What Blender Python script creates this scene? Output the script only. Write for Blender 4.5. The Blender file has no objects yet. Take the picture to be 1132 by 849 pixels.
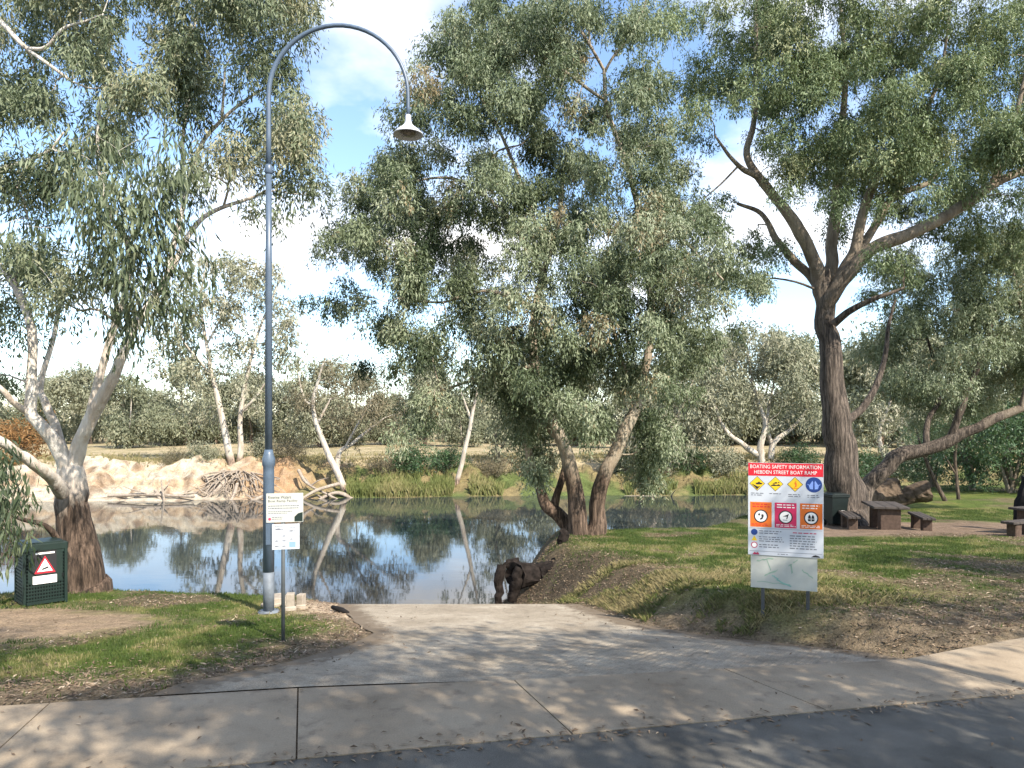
import bpy, math, random
import numpy as np
from mathutils import Vector
R = math.radians
random.seed(4)
rng = np.random.default_rng(11)
scene = bpy.context.scene
COL = scene.collection
# ------------------------------------------------------------------ camera
F, HX, HY, CZ = 800.0, 566.0, 470.0, 2.5       # focal length and horizon in photo pixels, eye height in metres
cam_d = bpy.data.cameras.new('camera')
cam_d.sensor_width = 36; cam_d.lens = 36*F/1132; cam_d.shift_y = (HY-424.5)/1132
cam_d.clip_start = 0.1; cam_d.clip_end = 2000
cam = bpy.data.objects.new('camera', cam_d); COL.objects.link(cam)
cam.location = (0, 0, CZ); cam.rotation_euler = (R(90), 0, 0)
scene.camera = cam
# ------------------------------------------------------------------ light
SUN_EL, SUN_AZ = R(42), R(38)                  # elevation; azimuth measured from straight behind the camera to the right
sun_vec = Vector((math.sin(SUN_AZ)*math.cos(SUN_EL), -math.cos(SUN_AZ)*math.cos(SUN_EL), math.sin(SUN_EL)))
sl = bpy.data.lights.new('sun', 'SUN'); sl.energy = 4.2; sl.angle = R(0.53); sl.color = (1.0, 0.915, 0.79)
so = bpy.data.objects.new('sun', sl); COL.objects.link(so)
so.rotation_euler = sun_vec.to_track_quat('Z', 'Y').to_euler()
SKY_STRENGTH = 0.15
world = bpy.data.worlds.new('World'); scene.world = world; world.use_nodes = True
wn, wl = world.node_tree.nodes, world.node_tree.links
wn.clear()
def W_(t, **k):
    n = wn.new(t)
    for a, b in k.items(): setattr(n, a, b)
    return n
wo = W_('ShaderNodeOutputWorld'); bg = W_('ShaderNodeBackground'); bg.inputs[1].default_value = SKY_STRENGTH
sky = W_('ShaderNodeTexSky'); sky.sky_type = 'NISHITA'; sky.sun_disc = False
sky.sun_elevation = SUN_EL; sky.sun_rotation = math.atan2(sun_vec.x, sun_vec.y)
sky.air_density = 1.0; sky.dust_density = 0.3; sky.ozone_density = 2.0
tc = W_('ShaderNodeTexCoord'); sep = W_('ShaderNodeSeparateXYZ'); wl.new(tc.outputs['Generated'], sep.inputs[0])
zz = W_('ShaderNodeMath', operation='ADD'); zz.inputs[1].default_value = 0.22; wl.new(sep.outputs[2], zz.inputs[0])
zm = W_('ShaderNodeMath', operation='MAXIMUM'); zm.inputs[1].default_value = 0.05; wl.new(zz.outputs[0], zm.inputs[0])
dx = W_('ShaderNodeMath', operation='DIVIDE'); wl.new(sep.outputs[0], dx.inputs[0]); wl.new(zm.outputs[0], dx.inputs[1])
dy = W_('ShaderNodeMath', operation='DIVIDE'); wl.new(sep.outputs[1], dy.inputs[0]); wl.new(zm.outputs[0], dy.inputs[1])
cb = W_('ShaderNodeCombineXYZ'); wl.new(dx.outputs[0], cb.inputs[0]); wl.new(dy.outputs[0], cb.inputs[1]); cb.inputs[2].default_value = 11.3
cn = W_('ShaderNodeTexNoise'); cn.inputs['Scale'].default_value = 1.15; cn.inputs['Detail'].default_value = 7; cn.inputs['Roughness'].default_value = 0.55
wl.new(cb.outputs[0], cn.inputs['Vector'])
cr = W_('ShaderNodeValToRGB'); cr.color_ramp.elements[0].position = 0.47; cr.color_ramp.elements[1].position = 0.66
wl.new(cn.outputs['Fac'], cr.inputs[0])
# cloud is thinned low down so the water reflects blue sky
lowr = W_('ShaderNodeMapRange'); lowr.inputs[1].default_value = .06; lowr.inputs[2].default_value = .24; lowr.inputs[3].default_value = .12; wl.new(sep.outputs[2], lowr.inputs[0])
cfac = W_('ShaderNodeMath', operation='MULTIPLY'); wl.new(cr.outputs[0], cfac.inputs[0]); wl.new(lowr.outputs[0], cfac.inputs[1])
cmix = W_('ShaderNodeMix', data_type='RGBA'); wl.new(cfac.outputs[0], cmix.inputs[0])
wl.new(sky.outputs[0], cmix.inputs[6]); cn2 = W_('ShaderNodeTexNoise'); cn2.inputs['Scale'].default_value = 2.6; cn2.inputs['Detail'].default_value = 6; wl.new(cb.outputs[0], cn2.inputs['Vector'])
cr2 = W_('ShaderNodeValToRGB'); cr2.color_ramp.elements[0].position = .3; cr2.color_ramp.elements[0].color = (4.3, 4.2, 4.15, 1); cr2.color_ramp.elements[1].position = .62; cr2.color_ramp.elements[1].color = (7.4, 7.05, 6.6, 1)
wl.new(cn2.outputs['Fac'], cr2.inputs[0]); wl.new(cr2.outputs[0], cmix.inputs[7])
wl.new(cmix.outputs[2], bg.inputs[0]); wl.new(bg.outputs[0], wo.inputs[0])
scene.view_settings.view_transform = 'Standard'; scene.view_settings.look = 'None'
scene.view_settings.exposure = 1.22; scene.view_settings.gamma = 1; scene.view_settings.use_curve_mapping = False
cy = scene.cycles
cy.use_denoising = True; cy.max_bounces = 7; cy.diffuse_bounces = 3; cy.glossy_bounces = 3; cy.transmission_bounces = 4
cy.transparent_max_bounces = 6; cy.caustics_reflective = False; cy.caustics_refractive = False
try: cy.denoiser = 'OPENIMAGEDENOISE'; cy.denoising_prefilter = 'ACCURATE'
except Exception: pass

# ------------------------------------------------------------------ helpers
def at(px, py, d): return np.array([(px-HX)/F*d, d, CZ-(py-HY)/F*d])
def sstep(a, b, x):
    t = np.clip((np.asarray(x, float)-a)/(b-a), 0, 1); return t*t*(3-2*t)
_perm = np.random.default_rng(5).random((256, 256))
def vnoise(x, y):
    x = np.asarray(x, float); y = np.asarray(y, float)
    xi = np.floor(x).astype(int); yi = np.floor(y).astype(int); fx = x-xi; fy = y-yi
    fx = fx*fx*(3-2*fx); fy = fy*fy*(3-2*fy)
    g = lambda i, j: _perm[i & 255, j & 255]
    return (g(xi, yi)*(1-fx)+g(xi+1, yi)*fx)*(1-fy)+(g(xi, yi+1)*(1-fx)+g(xi+1, yi+1)*fx)*fy
def fbm(x, y, o=4):
    s = 0; a = .5; t = 0
    for k in range(o): s = s+a*vnoise(x*2**k+17*k, y*2**k+31*k); t += a; a *= .5
    return s/t
def tago(o, label=None, cat=None, group=None, kind=None):
    if label: o['label'] = label
    if cat: o['category'] = cat
    if group: o['group'] = group
    if kind: o['kind'] = kind
    return o
def empty(name, loc, label, cat, group=None, rz=0):
    o = bpy.data.objects.new(name, None); COL.objects.link(o); o.empty_display_size = .2
    o.location = loc; o.rotation_euler = (0, 0, rz)
    return tago(o, label, cat, group)
def link(name, me, mat=None, parent=None):
    o = bpy.data.objects.new(name, me); COL.objects.link(o)
    if mat is not None and not me.materials: me.materials.append(mat)
    if parent is not None: o.parent = parent
    return o
def np_mesh(name, V, Q, smooth=False, attrs=None, tris=False):
    V = np.asarray(V, np.float32); Q = np.asarray(Q, np.int32); k = Q.shape[1]
    me = bpy.data.meshes.new(name)
    me.vertices.add(len(V)); me.vertices.foreach_set('co', V.ravel())
    me.loops.add(Q.size); me.loops.foreach_set('vertex_index', Q.ravel())
    me.polygons.add(len(Q)); me.polygons.foreach_set('loop_start', np.arange(0, Q.size, k, dtype=np.int32))
    me.polygons.foreach_set('use_smooth', np.full(len(Q), smooth, bool))
    for an, (typ, dom, data) in (attrs or {}).items():
        a = me.attributes.new(an, typ, dom)
        a.data.foreach_set('color' if typ == 'FLOAT_COLOR' else 'value', np.asarray(data, np.float32).ravel())
    me.update(calc_edges=True); me.validate()
    return me
class MB:
    """collects boxes, tubes and polygons for one mesh"""
    def __init__(s): s.v = []; s.f = []; s.sm = []
    def add(s, vs, fs, smooth=False):
        b = len(s.v); s.v += [tuple(map(float, v)) for v in vs]; s.f += [tuple(b+i for i in f) for f in fs]; s.sm += [smooth]*len(fs)
    def box(s, c, size, rz=0, bev=0, M=None):
        x, y, z = [a/2 for a in size]; b = min(bev, x*.45, y*.45, z*.45)
        if b <= 0:
            P = [(sx*x, sy*y, sz*z) for sz in (-1, 1) for sx, sy in ((-1, -1), (1, -1), (1, 1), (-1, 1))]
            Fs = [(3, 2, 1, 0), (4, 5, 6, 7), (0, 1, 5, 4), (1, 2, 6, 5), (2, 3, 7, 6), (3, 0, 4, 7)]
        else:
            P = []; Fs = []
            for k, (h, i) in enumerate(((-z, b), (-z+b, 0), (z-b, 0), (z, b))):
                xx, yy = x-i, y-i; e = b if i == 0 else b*.6
                P += [(-xx+e, -yy, h), (xx-e, -yy, h), (xx, -yy+e, h), (xx, yy-e, h), (xx-e, yy, h), (-xx+e, yy, h), (-xx, yy-e, h), (-xx, -yy+e, h)]
            for k in range(3):
                for i in range(8):
                    j = (i+1) % 8; Fs.append((k*8+i, k*8+j, k*8+8+j, k*8+8+i))
            Fs += [tuple(range(7, -1, -1)), tuple(range(24, 32))]
        cr_, sr_ = math.cos(rz), math.sin(rz)
        s.add([(c[0]+p[0]*cr_-p[1]*sr_, c[1]+p[0]*sr_+p[1]*cr_, c[2]+p[2]) for p in P], Fs)
    def lathe(s, prof, c=(0, 0, 0), n=24, caps=True):
        V = [(c[0]+r*math.cos(2*math.pi*i/n), c[1]+r*math.sin(2*math.pi*i/n), c[2]+z) for r, z in prof for i in range(n)]
        Fs = [(k*n+i, k*n+(i+1) % n, (k+1)*n+(i+1) % n, (k+1)*n+i) for k in range(len(prof)-1) for i in range(n)]
        if caps: Fs += [tuple(range(n-1, -1, -1)), tuple((len(prof)-1)*n+i for i in range(n))]
        s.add(V, Fs, True)
    def tube(s, pts, rad, n=10):
        V, Q = tube_np(np.array(pts, float), np.broadcast_to(np.array(rad, float), (len(pts),)), n)
        k = len(pts)
        s.add(V, [tuple(q) for q in Q]+[tuple(range(n-1, -1, -1)), tuple((k-1)*n+i for i in range(n))], True)
    def poly(s, pts): s.add(pts, [tuple(range(len(pts)))])
    def build(s, name, mat, parent=None, loc=None):
        me = bpy.data.meshes.new(name); me.from_pydata(s.v, [], s.f)
        me.polygons.foreach_set('use_smooth', s.sm); me.update(); me.validate()
        o = link(name, me, mat, parent)
        if loc is not None: o.location = loc
        return o
def tube_np(P, r, n=8, wob=0, seed=0):
    k = len(P); T = np.gradient(P, axis=0); T /= np.linalg.norm(T, axis=1, keepdims=True)+1e-9
    u = np.cross(T[0], [0.31, 0.9, 0.27]); u /= np.linalg.norm(u)
    U = np.zeros((k, 3))
    for i in range(k):
        u = u-T[i]*np.dot(u, T[i]); u /= np.linalg.norm(u)+1e-9; U[i] = u
    Wv = np.cross(T, U)
    a = np.arange(n)*2*np.pi/n
    rr = np.asarray(r)[:, None]*np.ones((1, n))
    if wob:
        A, B = np.meshgrid(np.arange(n)*4.0/n, np.arange(k)*.3)
        w = vnoise(A+seed*7.3, B+seed*3.1); w[:, -1] = .5*(w[:, -1]+w[:, 0]); w2 = vnoise(A*2.0+seed, B*2.2+5); w2[:, -1] = .5*(w2[:, -1]+w2[:, 0])
        rr = rr*(1+wob*(w-.5)*2+wob*.5*(w2-.5))
    V = P[:, None, :]+rr[..., None]*(np.cos(a)[None, :, None]*U[:, None, :]+np.sin(a)[None, :, None]*Wv[:, None, :])
    i, j = np.meshgrid(np.arange(k-1), np.arange(n), indexing='ij'); j2 = (j+1) % n
    Q = np.stack([i*n+j, i*n+j2, (i+1)*n+j2, (i+1)*n+j], -1).reshape(-1, 4)
    return V.reshape(-1, 3), Q
def smooth_path(P, m=5):
    P = np.asarray(P, float)
    if len(P) < 2: return P
    E = np.vstack([2*P[0]-P[1], P, 2*P[-1]-P[-2]]); out = []
    for i in range(1, len(E)-2):
        p0, p1, p2, p3 = E[i-1:i+3]
        for t in np.linspace(0, 1, m, endpoint=False):
            out.append(.5*((2*p1)+(-p0+p2)*t+(2*p0-5*p1+4*p2-p3)*t*t+(-p0+3*p1-3*p2+p3)*t**3))
    out.append(P[-1]); return np.array(out)

# ------------------------------------------------------------------ materials
class Mat:
    def __init__(s, name, rough=.7, spec=.5, metal=0):
        s.m = bpy.data.materials.new(name); s.m.use_nodes = True; s.n = s.m.node_tree.nodes; s.l = s.m.node_tree.links
        s.b = s.n['Principled BSDF']; s.b.inputs['Roughness'].default_value = rough
        s.b.inputs['Specular IOR Level'].default_value = spec; s.b.inputs['Metallic'].default_value = metal
    def node(s, t, **k):
        n = s.n.new(t)
        for a, b in k.items(): setattr(n, a, b)
        return n
    def noise(s, scale=5, detail=4, rough=.55, vec=None, stretch=None, coord='Object'):
        n = s.node('ShaderNodeTexNoise'); n.inputs['Scale'].default_value = scale; n.inputs['Detail'].default_value = detail; n.inputs['Roughness'].default_value = rough
        t = s.node('ShaderNodeTexCoord'); src = t.outputs[coord]
        if stretch:
            mp = s.node('ShaderNodeMapping'); mp.inputs['Scale'].default_value = stretch; s.l.new(src, mp.inputs[0]); src = mp.outputs[0]
        s.l.new(src, n.inputs['Vector']); return n.outputs['Fac']
    def ramp(s, fac, stops, interp='LINEAR'):
        r = s.node('ShaderNodeValToRGB'); cr = r.color_ramp; cr.interpolation = interp
        while len(cr.elements) < len(stops): cr.elements.new(.5)
        for e, (p, c) in zip(cr.elements, stops): e.position = p; e.color = (*c, 1) if len(c) == 3 else c
        s.l.new(fac, r.inputs[0]); return r.outputs[0]
    def mix(s, fac, a, b, mode='MIX'):
        m = s.node('ShaderNodeMix', data_type='RGBA', blend_type=mode)
        for sock, v in ((m.inputs[0], fac), (m.inputs[6], a), (m.inputs[7], b)):
            if hasattr(v, 'is_output'): s.l.new(v, sock)
            elif isinstance(v, (int, float)): sock.default_value = v
            else: sock.default_value = (*v, 1)
        return m.outputs[2]
    def attr(s, name, out='Color'):
        a = s.node('ShaderNodeAttribute'); a.attribute_name = name; return a.outputs[out]
    def math(s, op, a, b=None):
        m = s.node('ShaderNodeMath', operation=op)
        for sock, v in ((m.inputs[0], a), (m.inputs[1], b)):
            if v is None: continue
            if hasattr(v, 'is_output'): s.l.new(v, sock)
            else: sock.default_value = v
        return m.outputs[0]
    def color(s, c):
        if hasattr(c, 'is_output'): s.l.new(c, s.b.inputs['Base Color'])
        else: s.b.inputs['Base Color'].default_value = (*c, 1)
        return s
    def bump(s, h, strength=.3, dist=.02):
        b = s.node('ShaderNodeBump'); b.inputs['Strength'].default_value = strength; b.inputs['Distance'].default_value = dist
        s.l.new(h, b.inputs['Height']); s.l.new(b.outputs[0], s.b.inputs['Normal']); return s
def gray(v): return (v, v, v)
def plain(name, c, rough=.6, var=.12, scale=9, spec=.4, metal=0, bump=0):
    m = Mat(name, rough, spec, metal); f = m.noise(scale, 5)
    lo = tuple(x*(1-var) for x in c); hi = tuple(min(1, x*(1+var)) for x in c)
    m.color(m.ramp(f, [(.3, lo), (.7, hi)]))
    if bump: m.bump(f, bump, .01)
    return m.m
def leaf_mat(name, stops, rough=.42, trans=.22, spec=.5):
    m = Mat(name, rough, spec); v = m.attr('v', 'Fac'); c = m.ramp(v, stops); m.color(c)
    t = m.node('ShaderNodeBsdfTranslucent'); tcx = m.mix(.5, c, (.16, .2, .04)); m.l.new(tcx, t.inputs[0])
    mx = m.node('ShaderNodeMixShader'); mx.inputs[0].default_value = trans
    m.l.new(m.b.outputs[0], mx.inputs[1]); m.l.new(t.outputs[0], mx.inputs[2])
    m.l.new(mx.outputs[0], m.n['Material Output'].inputs[0]); return m.m
def bark_mat(name, pale, mid, dark, base, scale=1.0):
    m = Mat(name, .8, .25)
    a = m.noise(1.3*scale, 6, .65, stretch=(2.2, 2.2, .5)); b = m.noise(4.5*scale, 6, .7, stretch=(2.6, 2.6, .35)); g = m.noise(8*scale, 6, .72, stretch=(2, 2, .2))
    c = m.ramp(a, [(.30, dark), (.42, mid), (.55, pale), (.75, pale)])
    c = m.mix(m.ramp(b, [(.42, gray(0)), (.68, gray(.75))]), c, mid)
    rb = m.attr('rb', 'Fac'); k = m.math('ADD', rb, m.math('MULTIPLY', m.math('SUBTRACT', a, .5), .9)); k = m.ramp(k, [(.38, gray(0)), (.62, gray(1))])
    bc = m.ramp(g, [(.36, tuple(x*.22 for x in base)), (.5, base), (.62, tuple(min(1, x*2.3) for x in base))])
    m.color(m.mix(k, c, bc)); m.bump(m.math('ADD', g, b), .8, .07); return m.m

M = {}
M['leaf_mid'] = leaf_mat('leaves_red_gum', [(0, (.030, .048, .024)), (.35, (.112, .145, .075)), (.65, (.265, .31, .19)), (.97, (.38, .40, .28)), (1, (.30, .24, .14))], .5, .25, .3)
M['leaf_right'] = leaf_mat('leaves_olive_gum', [(0, (.030, .050, .020)), (.35, (.108, .150, .066)), (.7, (.25, .305, .16)), (1, (.35, .36, .20))], .5, .25, .3)
M['leaf_left'] = leaf_mat('leaves_white_gum', [(0, (.028, .046, .024)), (.4, (.105, .135, .075)), (.72, (.22, .255, .155)), (.97, (.34, .35, .23)), (1, (.34, .33, .21))], .5, .25, .3)
M['leaf_far_hazed'] = leaf_mat('leaves_far_gum_hazed', [(0, (.145, .155, .10)), (.5, (.27, .275, .185)), (1, (.40, .37, .27))], .6, .2, .25)  # pale dusty leaves, lightened further: distance haze put into the colour
M['leaf_dark'] = leaf_mat('leaves_dark_gum', [(0, (.105, .12, .078)), (.5, (.205, .22, .14)), (1, (.32, .31, .21))], .6, .2, .25)  # treeline green, also paled to carry the haze of distance
M['leaf_dry'] = leaf_mat('leaves_dry_twigs', [(0, (.10, .085, .05)), (.5, (.15, .13, .075)), (1, (.22, .18, .11))], .7, .1)
M['leaf_orange'] = leaf_mat('leaves_rusty', [(0, (.12, .06, .02)), (.5, (.22, .11, .035)), (1, (.3, .17, .06))], .7, .1)
M['leaf_shrub'] = leaf_mat('leaves_shrub', [(0, (.02, .05, .02)), (.5, (.045, .095, .035)), (1, (.09, .15, .06))], .5, .2)
M['bark_white'] = bark_mat('bark_white_gum', (.74, .69, .62), (.55, .47, .39), (.24, .17, .12), (.075, .052, .038))
M['bark_tan'] = bark_mat('bark_tan_gum', (.46, .40, .31), (.30, .24, .175), (.13, .09, .06), (.095, .066, .048))
M['bark_brown'] = bark_mat('bark_brown_gum', (.34, .28, .21), (.20, .16, .12), (.085, .065, .05), (.078, .062, .050))
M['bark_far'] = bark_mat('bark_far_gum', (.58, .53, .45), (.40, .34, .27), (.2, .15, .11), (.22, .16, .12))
M['bark_dull'] = bark_mat('bark_dull', (.22, .19, .15), (.15, .12, .09), (.08, .06, .045), (.08, .06, .045))
M['drift'] = plain('driftwood', (.30, .25, .20), .9, .35, 6, .2, 0, .4)
M['dark_wood'] = plain('sodden_wood', (.018, .014, .012), .95, .75, 9, .15, 0, 1.0)
M['post_blue'] = plain('blue_grey_paint', (.085, .12, .17), .38, .12, 6, .5)
M['post_grey'] = plain('weathered_grey_paint', (.135, .155, .18), .6, .25, 8, .4)
M['lamp_metal'] = plain('lamp_white_enamel', (.55, .57, .62), .35, .08, 8, .5)
M['lamp_glass'] = plain('lamp_glass', (.16, .14, .12), .2, .1, 8, .6)
M['bin_green'] = plain('dark_green_enamel', (.004, .016, .012), .5, .2, 7, .5)  # dark green, deepened further to stand for shade over the bin
M['bin_dark'] = plain('bin_interior', (.008, .010, .010), .8, .2, 7, .2)
M['wheelie'] = plain('wheelie_green', (.006, .012, .011), .5, .15, 7, .4)
M['sign_white'] = plain('sign_white', (.52, .55, .60), .42, .03, 5, .4)
M['sign_cream'] = plain('sign_cream', (.46, .47, .43), .5, .06, 7, .4)
M['sign_back'] = plain('sign_aluminium', (.45, .46, .47), .4, .06, 6, .5, .6)
M['red'] = plain('sign_red', (.60, .018, .035), .45, .05)
M['crimson'] = plain('sign_crimson', (.55, .025, .10), .45, .05)
M['orange'] = plain('sign_orange', (.72, .16, .02), .45, .05)
M['yellow'] = plain('sign_yellow', (.75, .50, .02), .45, .05)
M['blue'] = plain('sign_blue', (.015, .05, .22), .45, .05)
M['sky_blue'] = plain('sign_sky_blue', (.22, .34, .75), .45, .05)
M['ink'] = plain('sign_ink', (.02, .02, .022), .5, .1)
M['ink_grey'] = plain('sign_grey_print', (.16, .17, .20), .5, .1)
M['ink_red'] = plain('sign_red_print', (.45, .04, .10), .5, .1)
M['paper'] = plain('sign_lettering_white', (.82, .80, .78), .5, .03)
M['map_green'] = plain('map_pale_green', (.27, .38, .30), .5, .1)
M['map_teal'] = plain('map_teal', (.22, .42, .36), .5, .1)
M['steel_dark'] = plain('dark_galvanised_post', (.055, .060, .065), .5, .15)
M['pole_green'] = plain('dark_green_pole', (.085, .095, .10), .5, .15)
M['table'] = plain('weathered_table_timber', (.062, .052, .046), .8, .35, 10, .25, 0, .3)
M['table_base'] = plain('brown_stone_base', (.085, .058, .044), .9, .3, 12, .2, 0, .4)
M['pale_stone'] = plain('broken_concrete', (.33, .285, .23), .9, .25, 8, .2, 0, .3)
M['rotten'] = plain('rotten_wood', (.095, .07, .05), .95, .6, 5, .15, 0, .9)
M['black'] = plain('charred_wood', (.012, .011, .011), .9, .3, 8, .2, 0, .5)

# ------------------------------------------------------------------ terrain
WATER_Z = -3.5
def edge_l(Y): return np.interp(Y, [5.0, 6.8, 7.9, 9.0, 10.07, 11.5, 13.5, 17, 24], [-3.6, -3.3, -2.55, -2.05, -1.95, -2.55, -3.25, -3.5, -3.6])
def edge_r(Y): return np.interp(Y, [5.0, 7.7, 8.7, 9.69, 10.9, 13.4, 15, 17, 24], [5.2, 4.75, 4.15, 2.83, 1.9, 1.24, .4, -.55, -.7])
def front_y(X): return 5.78+.208*np.asarray(X, float)
def back_y(X): return np.interp(X, [-14, -4.59, -2.04, .02, 2.18, 4.2, 5.4, 6.0, 16], [4.9, 6.46, 6.90, 7.12, 7.46, 7.72, 8.17, 8.46, 11.6])
def ramp_z(Y): return np.where(Y < 7, 0, np.where(Y < 13.5, -.129*(Y-7), -.8385-.27*(Y-13.5)))
def far_edge(X): return np.interp(X, [-300, -60, -33, -17, -5, 15, 40, 300], [50, 54, 56.5, 58.5, 61, 61.5, 63, 70])+1.2*(vnoise(X*.22+3, X*0+9.1)-.5)
def height(X, Y):
    X = np.asarray(X, float); Y = np.asarray(Y, float)
    n1 = fbm(X*.35+40, Y*.35+13, 3)-.5; n2 = fbm(X*1.4+9, Y*1.4+70, 3)-.5
    # left bank
    ze = 14.2+.5*np.sin(X*.6)
    L = -.108*np.maximum(Y-6.9, 0); L = np.where(Y > ze, -.108*(ze-6.9)-.55*(Y-ze), L)
    L = L+(n1*.18+n2*.04)*sstep(7.2, 9.5, Y)
    # right bank
    ye = np.interp(X, [-5, 1, 6, 8.5, 14, 20, 60], [20.5, 21.6, 22.3, 27, 37, 42, 44])
    Rr = .1*sstep(7.6, 9, Y)-.0636*np.clip(Y-10, 0, 17)
    Rr = Rr+.05*sstep(4, 7, X)*sstep(12, 9, Y)
    Rr = np.where(Y > ye, Rr-.5*(Y-ye), Rr)+(n1*.16+n2*.035)*sstep(8.5, 11, Y)
    rz = ramp_z(Y)
    wl = np.interp(Y, [7, 10, 14, 20], [.5, .9, 1.2, 2.5]); wr = np.interp(Y, [7, 10, 14, 20], [.6, .95, 1.6, 2.2])
    tl = sstep(0, 1, (edge_l(Y)-X)/wl); tr = sstep(0, 1, (X-edge_r(Y))/wr)
    near = rz+tl*(L-rz)+tr*(Rr-rz)
    near = np.where(Y < 7, np.where(Y > back_y(X), near, 0.0), near)
    near = np.where(Y <= back_y(X), .06*sstep(3.2, 6.5, X)*sstep(0, 1.2, Y-front_y(X)), near)
    near = np.maximum(near, -5.2)
    # far bank
    s = Y-far_edge(X); cl = sstep(-12, -19, X)
    s2 = s+.45*(fbm(X*1.1, Y*0+X*.2, 3)-.5)*2+.55*(vnoise(X*2.3, Y*2.2)-.5); pc = np.interp(s2, [-6, 0, 1.5, 1.9, 2.6, 2.8, 3.6, 3.85, 4.7, 5.0, 7], [-5.2, -3.5, -3.1, -2.7, -2.5, -2.05, -1.8, -1.35, -1.15, -.7, -.6])
    pg = np.interp(s, [-6, 0, .6, 3, 7.5, 10], [-5.2, -3.5, -3.15, -2.4, -.75, -.6])
    far = pg+(pc-pg)*cl+np.where(s > 0, ((fbm(X*.5, Y*.5, 4)-.5)*1.2+(fbm(X*1.3+5, Y*1.3, 3)-.5)*1.3)*sstep(.2, 2.0, s)*sstep(8, 4.6, s)+(n1*.3)*sstep(5, 9, s), 0)
    far = far+np.where(Y > 100, .004*(Y-100), 0)
    return np.where(Y > 47, far, near)
def gpt(px, py, lo=4.5, hi=80):
    Y = np.linspace(lo, hi, 6000); X = (px-HX)/F*Y; d = CZ-(py-HY)/F*Y-height(X, Y)
    k = np.argmax(d <= 0) if (d <= 0).any() else len(Y)-1
    return np.array([X[k], Y[k], float(height(X[k], Y[k]))])
def gz(x, y): return float(height(np.array([x]), np.array([y]))[0])

def axis(segs):
    out = [segs[0][0]]
    for a, b, st in segs:
        n = max(1, int(round((b-a)/st))); out += list(np.linspace(a, b, n+1)[1:])
    return np.array(out)
xs = axis([(-600, -160, 40), (-160, -60, 5), (-60, -16, .45), (-16, 20, .15), (20, 60, .8), (60, 160, 5), (160, 600, 40)])
ys = axis([(-60, -10, 5), (-10, 4, 1), (4, 24, .13), (24, 52, .6), (52, 56, .3), (56, 66, .16), (66, 72, .4), (72, 130, 2), (130, 300, 10), (300, 900, 60)])
GX, GY = np.meshgrid(xs, ys); GZ = height(GX, GY)
bY = back_y(GX)
in_path = (GY <= bY+.02)
in_ramp = (GX > edge_l(GY)) & (GX < edge_r(GY)) & (GY > bY-.2) & (GY < 25)
GZ = GZ-np.where(in_path | in_ramp, .03, 0)
def lerpc(c, d, t): return c*(1-t[..., None])+np.array(d)*t[..., None]
N = len(xs)*len(ys)
green = np.array([.068, .098, .024])
n_a = fbm(GX*.45+5, GY*.45, 4); n_b = fbm(GX*1.6+50, GY*1.6+8, 4); n_c = fbm(GX*5, GY*5+30, 3)
C = np.ones(GX.shape+(3,))*green
C = lerpc(C, (.16, .17, .05), sstep(.45, .7, n_b)*.7)                          # yellowing grass
C = lerpc(C, (.125, .10, .068), sstep(.50, .66, .6*n_a+.4*n_b)*.85)             # bare litter patches
# litter along the edges of ramp and path
dl = np.minimum(np.abs(edge_l(GY)-GX), np.abs(GX-edge_r(GY))); dp = GY-bY
lit = np.maximum(sstep(1.0, .1, dl+(n_b-.5)*1.2)*(GY < 14), sstep(1.4, .2, dp+(n_b-.5)*1.6))
lit = np.maximum(lit, sstep(2.6, .6, dp+(n_a-.5)*2.2)*(GX > 3.2))
C = lerpc(C, (.185, .145, .105), lit*.95)
def blob(x, y, rx, ry): return sstep(1.25, .55, np.sqrt(((GX-x)/rx)**2+((GY-y)/ry)**2)+(n_b-.5)*.9)
C = lerpc(C, (.27, .205, .145), blob(-7.6, 10.6, 2.6, 1.9))                     # bare dirt in front of the bin
C = lerpc(C, (.46, .37, .28), blob(-3.0, 12.8, 1.1, 1.3))                       # washed sand beside the ramp
C = lerpc(C, (.185, .138, .105), sstep(.2, .7, np.minimum((GX-7.3)/1.2, np.minimum((GY-19.0)/1.5, (25.5-GY)/1.5))+(n_b-.5)*.7)) # mulch under the tables
slope = sstep(0, .8, GX-edge_r(GY))*sstep(4.6, 2.6, GX-edge_r(GY))
C = lerpc(C, (.235, .215, .095), slope*sstep(9.5, 10.5, GY)*sstep(15.5, 13.5, GY)*sstep(.35, .6, n_b)) # straw on the slope by the ramp
C = lerpc(C, (.10, .078, .058), sstep(0, .5, GX-edge_r(GY))*sstep(2.7, 1.3, GX-edge_r(GY)+(n_b-.5)*1.8)*sstep(12.4, 13.6, GY)*(GY < 30)*.95)
C = lerpc(C, (.10, .075, .055), sstep(-.9, -1.8, GZ)*(GY < 47))                 # muddy river edge
# far bank
fs = GY-far_edge(GX); fm = (GY > 47)
sand = np.ones(C.shape)*np.array([.40, .365, .305])
strata = vnoise(GX*.08, GZ*5+2); sand = lerpc(sand, (.36, .265, .175), sstep(.48, .62, .55*strata+.45*n_b)*.75); sand = lerpc(sand, (.15, .10, .07), sstep(.56, .68, n_b)*.75)
sand = lerpc(sand, (.31, .19, .105), sstep(-25, -20, GX)*.75)
scrub = lerpc(np.ones(C.shape)*np.array([.17, .14, .075]), (.085, .11, .04), sstep(.4, .6, n_a))
bank = lerpc(sand, scrub, sstep(-19, -13, GX+(n_a-.5)*8))
field = lerpc(np.ones(C.shape)*np.array([.36, .30, .20]), (.25, .22, .13), sstep(.4, .65, n_a))
bank = lerpc(bank, field, sstep(4.8, 6.5, fs))
C = np.where((fm & (fs > -1))[..., None], bank, C)
C = np.clip(C*(.82+.36*n_c[..., None]), 0, 1)
i, j = np.meshgrid(np.arange(len(ys)-1), np.arange(len(xs)-1), indexing='ij'); nx = len(xs)
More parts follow.
